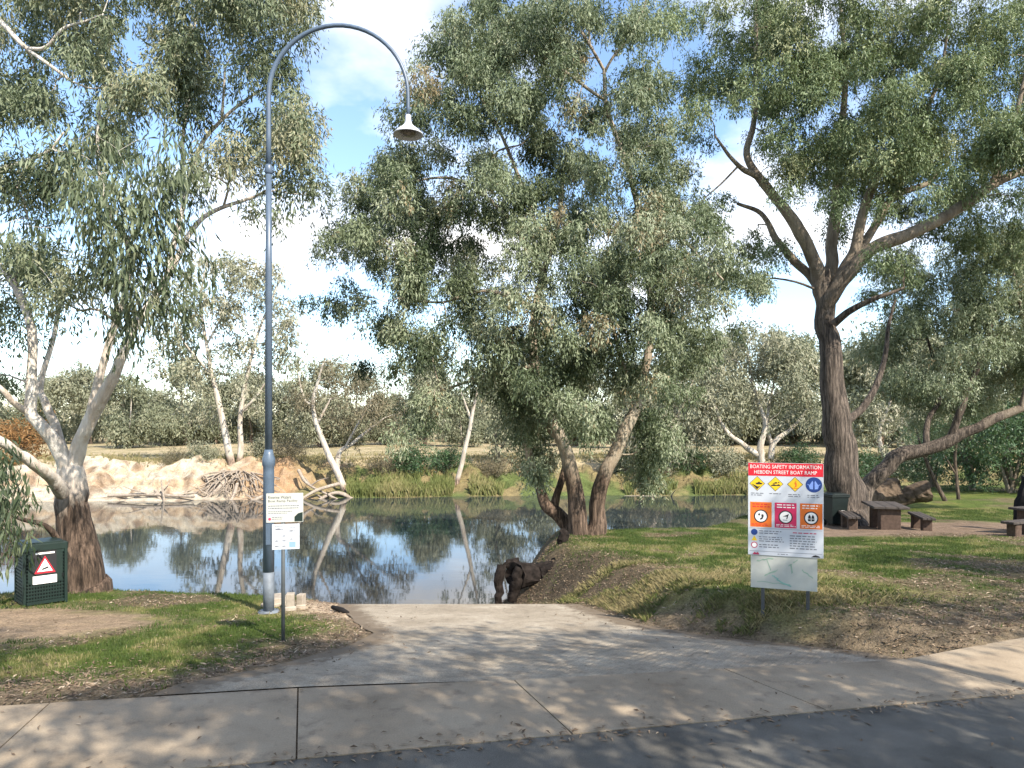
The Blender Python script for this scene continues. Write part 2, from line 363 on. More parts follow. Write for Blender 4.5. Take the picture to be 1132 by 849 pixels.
Q = np.stack([i*nx+j, i*nx+j+1, (i+1)*nx+j+1, (i+1)*nx+j], -1).reshape(-1, 4)
gm = Mat('ground_soil_and_turf', .95, .1)
gc = gm.attr('col'); f1 = gm.noise(38, 5, .7); f2 = gm.noise(9, 4, .6)
gc2 = gm.mix(1.0, gc, gm.ramp(f1, [(.28, gray(.45)), (.5, gray(1.0)), (.72, gray(1.65))]), 'MULTIPLY')
gc2 = gm.mix(1.0, gc2, gm.ramp(f2, [(.3, (.8, .8, .75)), (.7, (1.2, 1.15, 1.1))]), 'MULTIPLY')
f3 = gm.noise(1.7, 9, .78); gc2 = gm.mix(1.0, gc2, gm.ramp(f3, [(.3, (.62, .60, .55)), (.5, gray(1.0)), (.7, (1.4, 1.36, 1.25))]), 'MULTIPLY')
gm.color(gc2); gm.bump(gm.math('ADD', f1, gm.math('MULTIPLY', f3, 2.0)), .7, .05)
ground = link('ground', np_mesh('ground', np.stack([GX, GY, GZ], -1).reshape(-1, 3), Q, True,
      {'col': ('FLOAT_COLOR', 'POINT', np.concatenate([C, np.ones(GX.shape+(1,))], -1).reshape(-1, 4))}), gm.m)
ground['kind'] = 'structure'
pc_ = GY[:-1, :-1].ravel(); ground.data.polygons.foreach_set('use_smooth', ~((pc_ > 52) & (pc_ < 67)))   # crumbling clods on the cut bank

# water
wm = Mat('river_water', .035, .5); wm.color((.027, .035, .038)); wm.b.inputs['IOR'].default_value = 1.33
w1 = wm.noise(1.0, 3, .5, stretch=(.55, 1.6, 1)); w2 = wm.noise(.16, 2, .5, stretch=(.6, 1.3, 1))
wm.bump(wm.math('ADD', wm.math('MULTIPLY', w1, .35), w2), .05, .10)
mb = MB(); mb.poly([(-600, 13, WATER_Z), (600, 13, WATER_Z), (600, 75, WATER_Z), (-600, 75, WATER_Z)])
tago(mb.build('water', wm.m), kind='structure')

# road
am = Mat('asphalt', .9, .3); a1 = am.noise(140, 3, .8); a2 = am.noise(1.3, 5, .6)
ac = am.mix(1.0, am.ramp(a1, [(.3, (.05, .047, .042)), (.55, (.125, .116, .100)), (.8, (.25, .235, .20))]), am.ramp(a2, [(.3, gray(.62)), (.7, gray(1.45))]), 'MULTIPLY')
am.color(ac); am.bump(a1, .5, .006)
mb = MB()
for x0 in np.arange(-40, 40, 2.0):
    mb.add([(x0, -40, -.03), (x0+2, -40, -.03), (x0+2, front_y(x0+2), -.014), (x0, front_y(x0), -.014)], [(0, 1, 2, 3)])
tago(mb.build('road', am.m), kind='structure')

# footpath slabs
cm = Mat('tan_concrete_path', .88, .25); c1 = cm.noise(70, 4, .7); c2 = cm.noise(1.1, 6, .62); c3 = cm.noise(4.5, 5, .6)
cc = cm.ramp(c2, [(.28, (.215, .168, .116)), (.5, (.305, .243, .172)), (.75, (.375, .308, .225))])
cc = cm.mix(1.0, cc, cm.ramp(c1, [(.3, gray(.82)), (.7, gray(1.15))]), 'MULTIPLY')
cc = cm.mix(cm.ramp(c3, [(.56, gray(0)), (.72, gray(.6))]), cc, (.14, .105, .078))
cm.color(cc); cm.bump(c1, .3, .004)
joints = [((-12.2, 3.24), (-12.9, 5.08)), ((-10.0, 3.70), (-10.7, 5.45)), ((-8.0, 4.12), (-8.6, 5.8)), ((-5.95, 4.54), (-6.45, 6.15)), ((-3.84, 4.98), (-4.17, 6.53)), ((-1.62, 5.44), (-2.04, 6.90)),
          ((.49, 5.88), (.02, 7.12)), ((2.77, 6.36), (2.18, 7.46)), ((4.93, 6.80), (4.2, 7.72)), ((6.95, 7.23), (5.40, 8.17)), ((9.1, 7.67), (7.6, 8.96)), ((11.2, 8.1), (9.8, 9.65))]
V = []; Q = []
def path_z(x, y): return float(.06*sstep(3.2, 6.5, x)*sstep(0, 1.2, y-front_y(x)))
for a, b in zip(joints[:-1], joints[1:]):
    n, m = 14, 10; g = .007
    base = len(V)
    for ii in range(n+1):
        u = ii/n; u = g/2.2+u*(1-2*g/2.2)
        f_ = np.array(a[0])*(1-u)+np.array(b[0])*u; k_ = np.array(a[1])*(1-u)+np.array(b[1])*u
        for jj in range(m+1):
            p = f_*(1-jj/m)+k_*(jj/m); e = .006 if ii in (0, n) or jj in (0, m) else 0
            V.append((p[0], p[1], path_z(p[0], p[1])-e))
    for ii in range(n):
        for jj in range(m): Q.append((base+ii*(m+1)+jj, base+(ii+1)*(m+1)+jj, base+(ii+1)*(m+1)+jj+1, base+ii*(m+1)+jj+1))
    rim = [base+ii*(m+1) for ii in range(n+1)]+[base+n*(m+1)+jj for jj in range(1, m+1)]+[base+ii*(m+1)+m for ii in range(n-1, -1, -1)]+[base+jj for jj in range(m-1, 0, -1)]
    lo = len(V)
    for r_ in rim: V.append((V[r_][0], V[r_][1], V[r_][2]-.05))
    L_ = len(rim)
    for q in range(L_): Q.append((rim[(q+1) % L_], rim[q], lo+q, lo+(q+1) % L_))
fp = link('footpath', np_mesh('footpath', V, Q, False), cm.m); fp['kind'] = 'structure'

# boat ramp concrete
rm = Mat('boat_ramp_concrete', .9, .2); r1 = rm.noise(60, 4, .7); r2 = rm.noise(1.4, 6, .65); r3 = rm.noise(6, 5, .65)
rc = rm.ramp(r2, [(.28, (.24, .20, .148)), (.5, (.335, .285, .218)), (.72, (.43, .375, .295))])
rc = rm.mix(1.0, rc, rm.ramp(r1, [(.3, gray(.62)), (.7, gray(1.3))]), 'MULTIPLY')
rc = rm.mix(rm.ramp(r3, [(.50, gray(0)), (.72, gray(.65))]), rc, (.165, .13, .098))
ed = rm.attr('edge', 'Fac'); ek = rm.math('ADD', ed, rm.math('MULTIPLY', rm.math('SUBTRACT', r3, .5), 1.3)); rc = rm.mix(rm.ramp(ek, [(.35, gray(0)), (.8, gray(.9))]), rc, (.15, .115, .08))
rc = rm.mix(rm.ramp(rm.noise(170, 2, .8), [(.60, gray(0)), (.68, gray(.6))]), rc, (.11, .085, .06))
rm.color(rc)
tcx = rm.node('ShaderNodeTexCoord'); mpx = rm.node('ShaderNodeMapping'); mpx.inputs['Rotation'].default_value = (0, 0, R(35)); rm.l.new(tcx.outputs['Object'], mpx.inputs[0])
wv = rm.node('ShaderNodeTexWave'); wv.inputs['Scale'].default_value = 3.2; wv.inputs['Distortion'].default_value = .5; wv.inputs['Detail'].default_value = 2; rm.l.new(mpx.outputs[0], wv.inputs[0])
sx_ = rm.node('ShaderNodeSeparateXYZ'); rm.l.new(tcx.outputs['Object'], sx_.inputs[0])
gz_ = rm.math('MULTIPLY', rm.ramp(rm.math('MULTIPLY', rm.math('ADD', sx_.outputs[0], 1.2), .3), [(.15, gray(0)), (.75, gray(1))]), rm.ramp(rm.math('MULTIPLY', sx_.outputs[1], .1), [(.80, gray(1)), (.98, gray(0))]))
rm.bump(rm.math('ADD', rm.math('MULTIPLY', rm.math('MULTIPLY', wv.outputs['Fac'], gz_), 1.8), r1), .6, .014)
V = []; Q = []; yy = axis([(0, 1, 1/150)]); uu = np.linspace(0, 1, 46)
Yend = 24.0
for a in yy:
    for u in uu:
        Y = 7.2+a*(Yend-7.2)
        for _ in range(5):
            el = .16*(float(fbm(np.array([Y*1.7]), np.array([3.3]))[0])-.5); er = .22*(float(fbm(np.array([Y*1.3]), np.array([8.3]))[0])-.5)
            X = (float(edge_l(Y))+el)*(1-u)+(float(edge_r(Y))+er)*u; y0 = float(back_y(X))+.004; Y = y0+a*(Yend-y0)
        V.append((X, Y, 0))
V = np.array(V); V[:, 2] = height(V[:, 0], V[:, 1])+.004
nu = len(uu)
eD = np.minimum(V[:, 0]-edge_l(V[:, 1]), edge_r(V[:, 1])-V[:, 0])
Q = [(r_*nu+c_, r_*nu+c_+1, (r_+1)*nu+c_+1, (r_+1)*nu+c_) for r_ in range(len(yy)-1) for c_ in range(nu-1)]
bm_ = link('boat_ramp_pavement', np_mesh('boat_ramp_pavement', V, Q, True, {'edge': ('FLOAT', 'POINT', sstep(.75, 0, eD))}), rm.m); bm_['kind'] = 'structure'

# ------------------------------------------------------------------ trees
def leaf_quads(P, D, L, Wd, seed=0, curl=.15, face=None):
    r = np.random.default_rng(seed); n = len(P)
    S = np.cross(D, r.normal(size=(n, 3)) if face is None else face); S /= np.linalg.norm(S, axis=1, keepdims=True)+1e-9
    Nn = np.cross(D, S); Lc = L[:, None]; Wc = Wd[:, None]
    V = np.empty((n, 4, 3))
    V[:, 0] = P; mid = P+D*Lc*.42+Nn*Lc*curl*r.uniform(-1, 1, (n, 1))
    V[:, 1] = mid+S*Wc*.5; V[:, 3] = mid-S*Wc*.5; V[:, 2] = P+D*Lc
    return V.reshape(-1, 3), np.arange(4*n).reshape(n, 4)
class Tree:
    def __init__(s, seed): s.r = np.random.default_rng(seed); s.V = []; s.Q = []; s.rb = []; s.nv = 0; s.nodes = []; s.nrad = []; s.LV = []; s.LQ = []; s.lv = []; s.nl = 0; s.seed = seed; s.rough = lambda P, r: np.zeros(len(P)); s.cl = []
    def limb(s, P, rad, n=10, wob=.10, m=6, node=True):
        P = np.asarray(P, float); rad = np.asarray(rad, float)
        Ps = smooth_path(P, m); t = np.linspace(0, len(P)-1, len(Ps)); rs = np.interp(t, np.arange(len(P)), rad)
        if wob:
            q_ = np.arange(len(Ps))*.33; sd_ = s.r.integers(200); j = np.stack([vnoise(q_+sd_, q_*0+11*c_)-.5 for c_ in range(3)], 1)*rs[:, None]*.4; Ps = Ps+j*np.minimum(np.arange(len(Ps))/4, 1)[:, None]
        V, Q = tube_np(Ps, rs, n, wob, s.r.integers(1000)); s._add(V, Q, np.repeat(s.rough(Ps, rs), n))
        if node: s.nodes.append(Ps); s.nrad.append(rs)
        return Ps
    def _add(s, V, Q, rb): s.V.append(V); s.Q.append(Q+s.nv); s.nv += len(V); s.rb.append(rb)
    def grow(s, clumps, sides=6, rmax=.09, up=.5):
        """join every clump centre to the nearest part of the skeleton with a curved branch"""
        clumps = np.asarray(clumps); Nd = np.vstack(s.nodes); Nr = np.concatenate(s.nrad); base = Nd[0]
        dmin = np.array([np.min(np.linalg.norm(Nd-c, axis=1)) for c in clumps])
        for k in np.argsort(dmin):
            c = clumps[k]; d = np.linalg.norm(Nd-c, axis=1); above = np.maximum(Nd[:, 2]-c[2], 0)
            a = np.argmin(d+up*above); p = Nd[a]; ln = d[a]
            if ln < .08: continue
            q1 = p+(c-p)*.35+np.array([0, 0, .10*ln])+s.r.normal(size=3)*ln*.08; q2 = p+(c-p)*.7+np.array([0, 0, .10*ln])+s.r.normal(size=3)*ln*.07
            r0 = min(Nr[a]*.75, rmax, .010+.016*ln)
            Ps = smooth_path(np.array([p, q1, q2, c]), 3); rs = np.linspace(r0, max(.004, r0*.3), len(Ps))
            V, Q = tube_np(Ps, rs, sides); s._add(V, Q, np.repeat(s.rough(Ps, rs), sides))
            Nd = np.vstack([Nd, Ps[1:]]); Nr = np.concatenate([Nr, rs[1:]])
    def foliage(s, c, Rc, n, L, Wd, squash=.75, hang=.8, per=9, vmean=.5, vsd=.22):
        r = s.r; k = max(1, n//per)
        u = r.normal(size=(k, 3)); u /= np.linalg.norm(u, axis=1, keepdims=True)
        st = u*Rc*(r.random((k, 1))**(1/2.0))*np.array([1, 1, squash])+np.array([0, 0, .25*Rc])
        tw = u*.6+r.normal(size=(k, 3))*.5+np.array([0, 0, -hang]); tw /= np.linalg.norm(tw, axis=1, keepdims=True)
        m = k*per; ii = np.repeat(np.arange(k), per); tt = r.random((m, 1))
        sl_ = r.uniform(1.2, 5.2, (k, 1)); dn = tw+np.array([0, 0, -.9*hang]); dn /= np.linalg.norm(dn, axis=1, keepdims=True)
        P = c+st[ii]+(tw[ii]*(1-tt)+dn[ii]*tt)*tt*L*sl_[ii]+r.normal(size=(m, 3))*L*.38
        D = u[ii]*.35+r.normal(size=(m, 3))*.55+np.array([0, 0, -hang]); D /= np.linalg.norm(D, axis=1, keepdims=True)
        Ls = L*r.uniform(.65, 1.3, m); Ws = Wd*r.uniform(.7, 1.25, m)
        fc = u[ii]+r.normal(size=(m, 3))*.55+np.array([0, 0, .25])
        V, Q = leaf_quads(P, D, Ls, Ws, int(r.integers(1 << 30)), .15, fc)
        s.LV.append(V); s.LQ.append(Q+s.nl); s.nl += len(V)
        s.lv.append(np.clip(r.normal(vmean, vsd*.6, k)[ii]+r.normal(0, .06, m), 0, 1))
    def build(s, name, label, cat, bark, leaf, loc, group=None, cull=None):
        root = empty(name, loc, label, cat, group); lo = np.array(loc)
        link('trunk', np_mesh('trunk', np.vstack(s.V)-lo, np.vstack(s.Q), True, {'rb': ('FLOAT', 'POINT', np.concatenate(s.rb))}), bark, root)
        if s.LV:
            link('crown', np_mesh('crown', np.vstack(s.LV)-lo, np.vstack(s.LQ), False, {'v': ('FLOAT', 'FACE', np.concatenate(s.lv))}), leaf, root)
        return root
    def px_limb(s, d, pts, n=10, wob=.10, m=6):
        """limb through (pixel x, pixel y, metres behind the trunk, radius in pixels), at real depth d"""
        P = [at(x, y, d+o) for x, y, o, r in pts]; s.limb(P, [.87*r*d/F for x, y, o, r in pts], n, wob, m)
    def px_crown(s, d, ells, dr, cl_px, per_clump, L, Wd, hang=.8, dens=1.0, vm=.5, squash=.75):
        out = []; mean = np.mean([[e[0], e[1]] for e in ells], 0)
        for e in ells:
            cx, cy_, rx, ry = e[:4]; do = e[4] if len(e) > 4 else None
            n = max(2, int(dens*rx*ry*math.pi/(cl_px*cl_px*1.55)))
            for _ in range(n):
                a = s.r.random()*2*math.pi; q = math.sqrt(s.r.random())
                dd = do+s.r.normal()*.5 if do is not None else s.r.uniform(-1, 1)*dr
                p = at(cx+math.cos(a)*q*rx, cy_+math.sin(a)*q*ry, d+dd)
                out.append(p); vmn = vm+s.r.normal()*.20
                s.foliage(p, cl_px*d/F*(q9 := s.r.uniform(.55, 1.45)), int(per_clump*q9**1.7*s.r.uniform(.75, 1.2)), L, Wd, squash, hang, 13, vmn)
        return out

# centre tree: three-stemmed river gum on the tip of the bank
d = 21.0; b0 = gpt(641, 591, 19, 23); d = float(b0[1])
t = Tree(21); t.rough = lambda P, r: np.clip(1.15-(P[:, 2]-b0[2])/2.9, 0, 1)
t.px_limb(d, [(640, 602, 0, 17), (638, 588, 0, 13), (635, 544, 0, 10.5), (625, 499, -.1, 8.5), (608, 458, -.2, 7), (593, 410, -.3, 6.2), (589, 375, -.3, 5.6), (598, 310, 0, 4.6), (615, 260, .3, 3.6), (622, 200, .4, 2.6)], 16, .09)
t.px_limb(d, [(656, 598, .1, 16), (660, 580, .1, 12), (660, 556, .1, 10), (671, 521, 0, 8.8), (687, 483, 0, 8), (705, 445, .1, 6.8), (713, 410, .2, 5.6), (720, 350, .4, 4.8), (713, 270, .5, 4), (692, 180, .3, 3.2), (671, 122, 0, 2.8), (668, 78, 0, 2.2)], 16, .09)
t.px_limb(d, [(632, 600, .5, 12), (623, 575, .5, 9.5), (602, 556, .5, 7.5), (593, 524, .6, 6.2), (583, 490, .7, 5), (570, 440, 1.0, 3.6), (545, 395, 1.4, 2.6)], 12, .14)
t.px_limb(d, [(612, 562, .5, 6), (620, 531, .6, 4.6), (630, 490, .9, 3.6), (640, 430, 1.4, 2.6)], 10)
t.px_limb(d, [(618, 484, .0, 5.5), (588, 452, .4, 4.4), (574, 424, .6, 3.5), (560, 380, 1, 2.4)], 10)
t.px_limb(d, [(705, 442, 0, 4), (694, 420, -.3, 3.2), (680, 370, -.8, 2.5), (665, 320, -1.2, 2)], 8)
t.px_limb(d, [(668, 78, 0, 2.2), (652, 50, -.2, 1.9), (636, 25, -.3, 1.6), (618, 2, -.4, 1.3), (600, -30, -.4, 1)], 8)
t.px_limb(d, [(668, 80, 0, 2), (680, 60, -.2, 1.7), (697, 40, -.3, 1.5), (712, 8, -.4, 1.2), (718, -30, -.4, .9)], 8)
t.px_limb(d, [(652, 52, 0, 1.6), (650, 20, -.2, 1.3), (646, -20, -.3, 1)], 8)
t.px_limb(d, [(668, 110, -.3, 2.2), (650, 98, -.8, 1.9), (626, 80, -1.2, 1.7), (592, 58, -1.6, 1.2)], 8)
t.px_limb(d, [(596, 345, -.3, 3.4), (560, 326, -.8, 2.6), (525, 322, -1.2, 2), (490, 334, -1.4, 1.5), (440, 330, -1.4, 1.1)], 8)
t.px_limb(d, [(588, 405, -.3, 2.8), (545, 412, -.8, 2), (500, 428, -1, 1.6), (468, 436, -1, 1.1)], 8)
t.px_limb(d, [(600, 300, 0, 3), (560, 240, -.5, 2.4), (510, 200, -.8, 1.9), (460, 200, -1, 1.3), (420, 220, -1, 1)], 8)
t.px_limb(d, [(604, 282, 0, 3), (575, 200, .4, 2.4), (545, 130, .4, 1.8), (510, 80, .2, 1.2)], 8)
t.px_limb(d, [(716, 290, .4, 3), (745, 262, .2, 2.4), (775, 285, 0, 1.8), (800, 310, 0, 1.2)], 8)
E = [(500, 72, 45, 34), (560, 55, 55, 45), (485, 120, 38, 30), (560, 125, 60, 34), (612, 40, 38, 40), (700, 30, 30, 26), (635, 150, 50, 34), (712, 125, 40, 42), (735, 172, 42, 45), (570, 185, 55, 30),
     (480, 190, 60, 33), (430, 212, 42, 36), (398, 255, 36, 42), (445, 262, 48, 40), (368, 332, 30, 20), (418, 330, 42, 38), (425, 385, 38, 28), (480, 300, 45, 35), (520, 250, 55, 40), (600, 240, 55, 40), (680, 225, 55, 42),
     (750, 240, 52, 38), (768, 290, 52, 40), (806, 312, 36, 30), (620, 295, 66, 42), (700, 300, 60, 48), (540, 300, 45, 28), (560, 352, 60, 34), (500, 372, 42, 26), (468, 398, 36, 22), (645, 360, 60, 40), (712, 368, 62, 44),
     (770, 358, 46, 38), (660, 425, 60, 32), (742, 415, 34, 30), (600, 440, 28, 34), (565, 402, 40, 28), (648, 468, 26, 30), (724, 470, 22, 34, 1.0), (722, 515, 14, 26, 1.2), (576, 462, 20, 36, 1.0), (588, 520, 12, 30, 1.2), (590, 20, 44, 34), (545, 25, 40, 30), (520, 50, 40, 34), (650, 30, 30, 26), (600, 90, 44, 26), (585, 488, 15, 46, -.3), (596, 520, 10, 26, -.2), (566, 450, 24, 32, -.2), (652, 440, 18, 34, 1.2), (728, 478, 18, 44, .2), (466, 446, 20, 28), (440, 468, 14, 16), (535, 425, 30, 16), (700, 60, 28, 28), (655, 200, 40, 28)]
cl = t.px_crown(d, E, 2.9, 18, 760, .122, .036, .95, 1.0, .54); t.grow(cl, 5, .07)
centre_tree = t.build('river_gum', 'three stemmed tan gum tree leaning out from the grassy point beside the boat ramp', 'tree', M['bark_tan'], M['leaf_mid'], (float(b0[0]), float(b0[1]), float(b0[2])-.15), 'large gum trees on the near bank')

# right tree
b1 = gpt(934, 579, 20, 30); d = float(b1[1])
t = Tree(31); t.rough = lambda P, r: np.clip(1.4-(P[:, 2]-b1[2])/9.0, 0, 1)
t.px_limb(d, [(938, 590, 0, 34), (936, 575, 0, 29), (933, 545, 0, 23), (928, 500, 0, 18.5), (924, 459, 0, 16.5), (918, 400, 0, 13.5), (914, 360, 0, 12.5), (911, 322, 0, 11.5), (909, 300, 0, 10)], 20, .07)
t.px_limb(d, [(911, 345, 0, 8), (908, 320, 0, 9.6), (903, 298, -.1, 9), (891, 269, -.3, 8.4), (877, 245, -.4, 7.2), (860, 222, -.4, 6), (841, 198, -.5, 5.2), (826, 170, -.5, 4), (834, 130, -.4, 3.4), (835, 85, -.4, 2.8), (836, 20, -.3, 2), (838, -50, -.3, 1.4)], 12)
t.px_limb(d, [(840, 197, -.5, 4), (822, 188, -.8, 3.2), (806, 172, -1, 2.2), (790, 150, -1, 1.2)], 8)
t.px_limb(d, [(910, 335, .1, 4.5), (902, 312, .3, 6), (880, 290, .6, 5.4), (858, 264, .8, 4.4), (841, 236, 1, 3.2), (815, 225, 1.2, 2)], 10)
t.px_limb(d, [(912, 345, .1, 7), (914, 318, .4, 8.8), (919, 290, .5, 8), (923, 250, .6, 7), (926, 200, .6, 5.6), (929, 150, .5, 4.5), (935, 90, .3, 3.2), (930, 20, .2, 2), (925, -60, 0, 1.2)], 12)
t.px_limb(d, [(912, 345, 0, 6.5), (919, 322, -.1, 8.5), (932, 300, -.2, 7.6), (944, 276, -.3, 6.6), (957, 226, -.3, 5.6), (970, 195, -.3, 5), (987, 176, -.4, 4.2), (1015, 140, -.4, 3), (1040, 80, -.4, 2), (1050, 10, -.2, 1.2)], 12)
t.px_limb(d, [(940, 290, 0, 6), (966, 252, .3, 5.2), (988, 218, .5, 4.4), (1023, 203, .8, 3.4), (1050, 180, .8, 2.2)], 10)
t.px_limb(d, [(911, 352, 0, 7), (919, 328, -.2, 10.5), (940, 299, -.5, 9.5), (966, 275, -.9, 8.4), (1004, 259, -1.2, 7.4), (1060, 231, -1.5, 6.4), (1098, 203, -1.6, 5.4), (1140, 184, -1.6, 4.4), (1220, 140, -1.4, 2.8)], 14)
t.px_limb(d, [(1098, 203, -1.6, 4.4), (1116, 160, -1.7, 3.6), (1128, 110, -1.8, 2.8), (1142, 40, -1.8, 1.6)], 10)
t.px_limb(d, [(922, 358, -.4, 5.2), (944, 341, -.9, 4.2), (968, 330, -1.3, 3), (1000, 318, -1.6, 1.6)], 10)
t.px_limb(d, [(936, 466, .2, 6), (952, 452, .4, 4.8), (966, 430, .5, 4), (977, 400, .6, 3.4), (982, 362, .7, 2.4), (990, 330, .8, 1.4)], 10)
E = [(768, 18, 38, 28), (790, 60, 30, 26), (842, 30, 46, 36), (828, 95, 32, 38), (772, 135, 32, 20), (858, 66, 38, 36), (900, 40, 56, 42), (970, 40, 58, 44), (1050, 38, 58, 44), (1118, 50, 40, 50), (898, 110, 44, 38), (960, 112, 58, 42), (1040, 110, 58, 44), (1112, 118, 45, 44),
     (868, 165, 34, 32), (945, 172, 44, 34), (1002, 178, 50, 36), (1070, 168, 48, 32), (1122, 225, 36, 26), (846, 262, 26, 24), (800, 262, 30, 20), (782, 224, 26, 16), (826, 300, 22, 24), (990, 226, 38, 20), (1058, 208, 36, 20), (1135, 160, 40, 40), (885, 205, 22, 22), (930, 240, 16, 24),
     (1190, 80, 60, 80), (1200, 190, 50, 50), (900, -60, 90, 50), (1020, -60, 90, 50), (1130, -50, 70, 50), (820, -45, 50, 40), (980, 300, 30, 18), (968, 345, 20, 18), (950, 205, 46, 26, 1.5), (1035, 240, 50, 24, 1.5), (1100, 262, 44, 30, 1), (1000, 150, 60, 40), (1090, 200, 40, 30, 1.5), (905, 175, 34, 28, 1), (745, 45, 24, 24), (760, 95, 24, 20)]
cl = t.px_crown(d, E, 3.3, 18, 780, .128, .038, .9, 1.0, .53); t.grow(cl, 5, .07)
t.build('river_gum', 'massive straight gum tree with a thick brown trunk rising behind the wheelie bins', 'tree', M['bark_brown'], M['leaf_right'], (float(b1[0]), float(b1[1]), float(b1[2])-.15), 'large gum trees on the near bank')

# leaning tree beside it
b2 = gpt(955, 573, 22, 33); d = float(b2[1])+.8
t = Tree(41); t.rough = lambda P, r: np.clip(1.2-(P[:, 0]-b2[0])/7.0, 0, 1)
t.px_limb(d, [(946, 584, 0, 15), (950, 562, 0, 12), (961, 537, 0, 10.5), (978, 516, -.1, 9.8), (998, 503, -.2, 9), (1027, 496, -.4, 8.2), (1060, 481, -.6, 7.2), (1097, 465, -.9, 6), (1134, 448, -1.2, 5), (1200, 410, -1.4, 3.4), (1250, 350, -1.4, 2)], 14, .16)
t.px_limb(d, [(1050, 486, -.5, 5), (1060, 458, -.7, 4.4), (1068, 434, -.8, 4), (1085, 395, -1, 3), (1100, 340, -1.2, 2), (1105, 290, -1.2, 1.2)], 10)
t.px_limb(d, [(1024, 498, -.3, 4), (1026, 465, 0, 3.2), (1038, 440, .3, 2.6), (1030, 390, .5, 2), (1015, 350, .6, 1.3)], 8)
t.px_limb(d, [(1130, 450, -1.2, 4), (1140, 400, -1.3, 3), (1130, 350, -1.4, 2), (1120, 300, -1.4, 1.2)], 8)
E = [(1000, 372, 34, 30), (1050, 338, 50, 38), (1110, 328, 45, 40), (1006, 422, 26, 28), (1060, 402, 40, 26), (1112, 398, 40, 30), (1040, 292, 56, 26), (1112, 278, 48, 28), (990, 318, 36, 26), (1082, 376, 50, 38), (1175, 380, 50, 70), (1060, 432, 46, 24, 1.6), (1115, 432, 38, 22, 1.6), (1002, 445, 26, 28, 1.6), (984, 400, 26, 30, 1.4), (1040, 468, 30, 16, 1.8), (1160, 290, 50, 40)]
cl = t.px_crown(d, E, 2.6, 18, 780, .128, .038, .95, 1.4, .55); t.grow(cl, 5, .06)
t.build('river_gum', 'low gum tree leaning hard to the right over the picnic area', 'tree', M['bark_brown'], M['leaf_mid'], (float(b2[0]), float(b2[1])+.8, float(b2[2])-.15), 'large gum trees on the near bank')

# left tree
d = 14.4; b3 = np.array([(84-HX)/F*d, d, gz((84-HX)/F*d, d)])
t = Tree(51); t.rough = lambda P, r: np.clip(1.25-(P[:, 2]-b3[2])/2.7, 0, 1)
t.px_limb(d, [(90, 668, 0, 36), (89, 645, 0, 29), (87, 610, 0, 23.5), (85, 575, 0, 20), (80, 545, 0, 18), (77, 520, 0, 15), (76, 500, 0, 11)], 20, .07)
t.px_limb(d, [(78, 522, 0, 10), (88, 490, -.1, 9), (102, 460, -.2, 8), (124, 420, -.3, 7), (136, 390, -.3, 6), (150, 360, -.2, 5.2), (168, 335, 0, 4.6), (186, 305, .2, 4.2), (207, 264, .4, 3.6), (231, 236, .6, 3), (283, 217, .8, 2)], 12)
t.px_limb(d, [(84, 500, .2, 7), (94, 475, .4, 6.2), (102, 446, .5, 5.6), (114, 402, .6, 5), (130, 350, .5, 4.4), (139, 320, .3, 3.8), (141, 268, 0, 3.2), (121, 236, -.3, 2.6), (108, 180, -.4, 2), (110, 110, -.4, 1.4)], 12)
t.px_limb(d, [(74, 515, -.1, 10), (66, 500, -.2, 8.6), (50, 476, -.4, 7.4), (35, 456, -.5, 6.8), (34, 415, -.5, 6), (36, 380, -.4, 5.4), (31, 350, -.3, 5), (17, 318, -.2, 4.4), (-4, 290, 0, 3.8), (-40, 250, .2, 2.6)], 12)
t.px_limb(d, [(70, 502, .3, 7), (60, 470, .6, 6), (50, 445, .7, 5), (44, 425, .9, 4), (60, 370, 1.2, 3), (70, 300, 1.4, 2.2)], 10)
t.px_limb(d, [(70, 545, -.5, 9), (58, 530, -.9, 7.4), (40, 514, -1.4, 6.4), (18, 500, -1.8, 5.6), (-4, 485, -2.2, 5), (-50, 465, -2.6, 3.6)], 12)
t.px_limb(d, [(74, 620, -.9, 5), (62, 594, -1.2, 3.6), (48, 580, -1.4, 3), (24, 574, -1.7, 2.2), (5, 565, -2, 1.4)], 10)
t.px_limb(d, [(34, 458, -.5, 4.4), (14, 444, -.8, 3.6), (0, 428, -1, 3), (-30, 405, -1.2, 2)], 10)
t.px_limb(d, [(183, 310, .2, 3.6), (203, 225, .5, 3.2), (221, 162, .6, 2.8), (246, 132, .6, 2.3), (275, 108, .6, 1.8), (302, 92, .6, 1.3)], 10)
t.px_limb(d, [(204, 222, .5, 2.6), (202, 150, .8, 2.3), (212, 85, .9, 1.9), (215, 30, 1, 1.4), (225, -30, 1, 1)], 10)
t.px_limb(d, [(245, 134, .6, 2), (247, 105, .4, 1.6), (249, 75, .3, 1.2)], 8)
t.px_limb(d, [(-60, -20, -1.5, 4), (0, 24, -1.6, 3.2), (28, 52, -1.6, 2.6), (80, 90, -1.6, 1.6)], 8)
t.px_limb(d, [(30, 54, -1.6, 2.2), (52, 52, -1.7, 2), (70, 32, -1.8, 1.7), (98, 22, -1.8, 1.2)], 8)
t.px_limb(d, [(-50, 210, -1.2, 3.6), (0, 188, -1.4, 2.8), (30, 178, -1.5, 2.4), (58, 165, -1.5, 1.6)], 8)
t.px_limb(d, [(-40, 250, .2, 4), (-70, 150, -.4, 4.4), (-70, 40, -1, 4), (-60, -30, -1.5, 3.6)], 8)
t.px_limb(d, [(-65, 190, -.6, 3.6), (-50, 210, -1.2, 3.4)], 8)
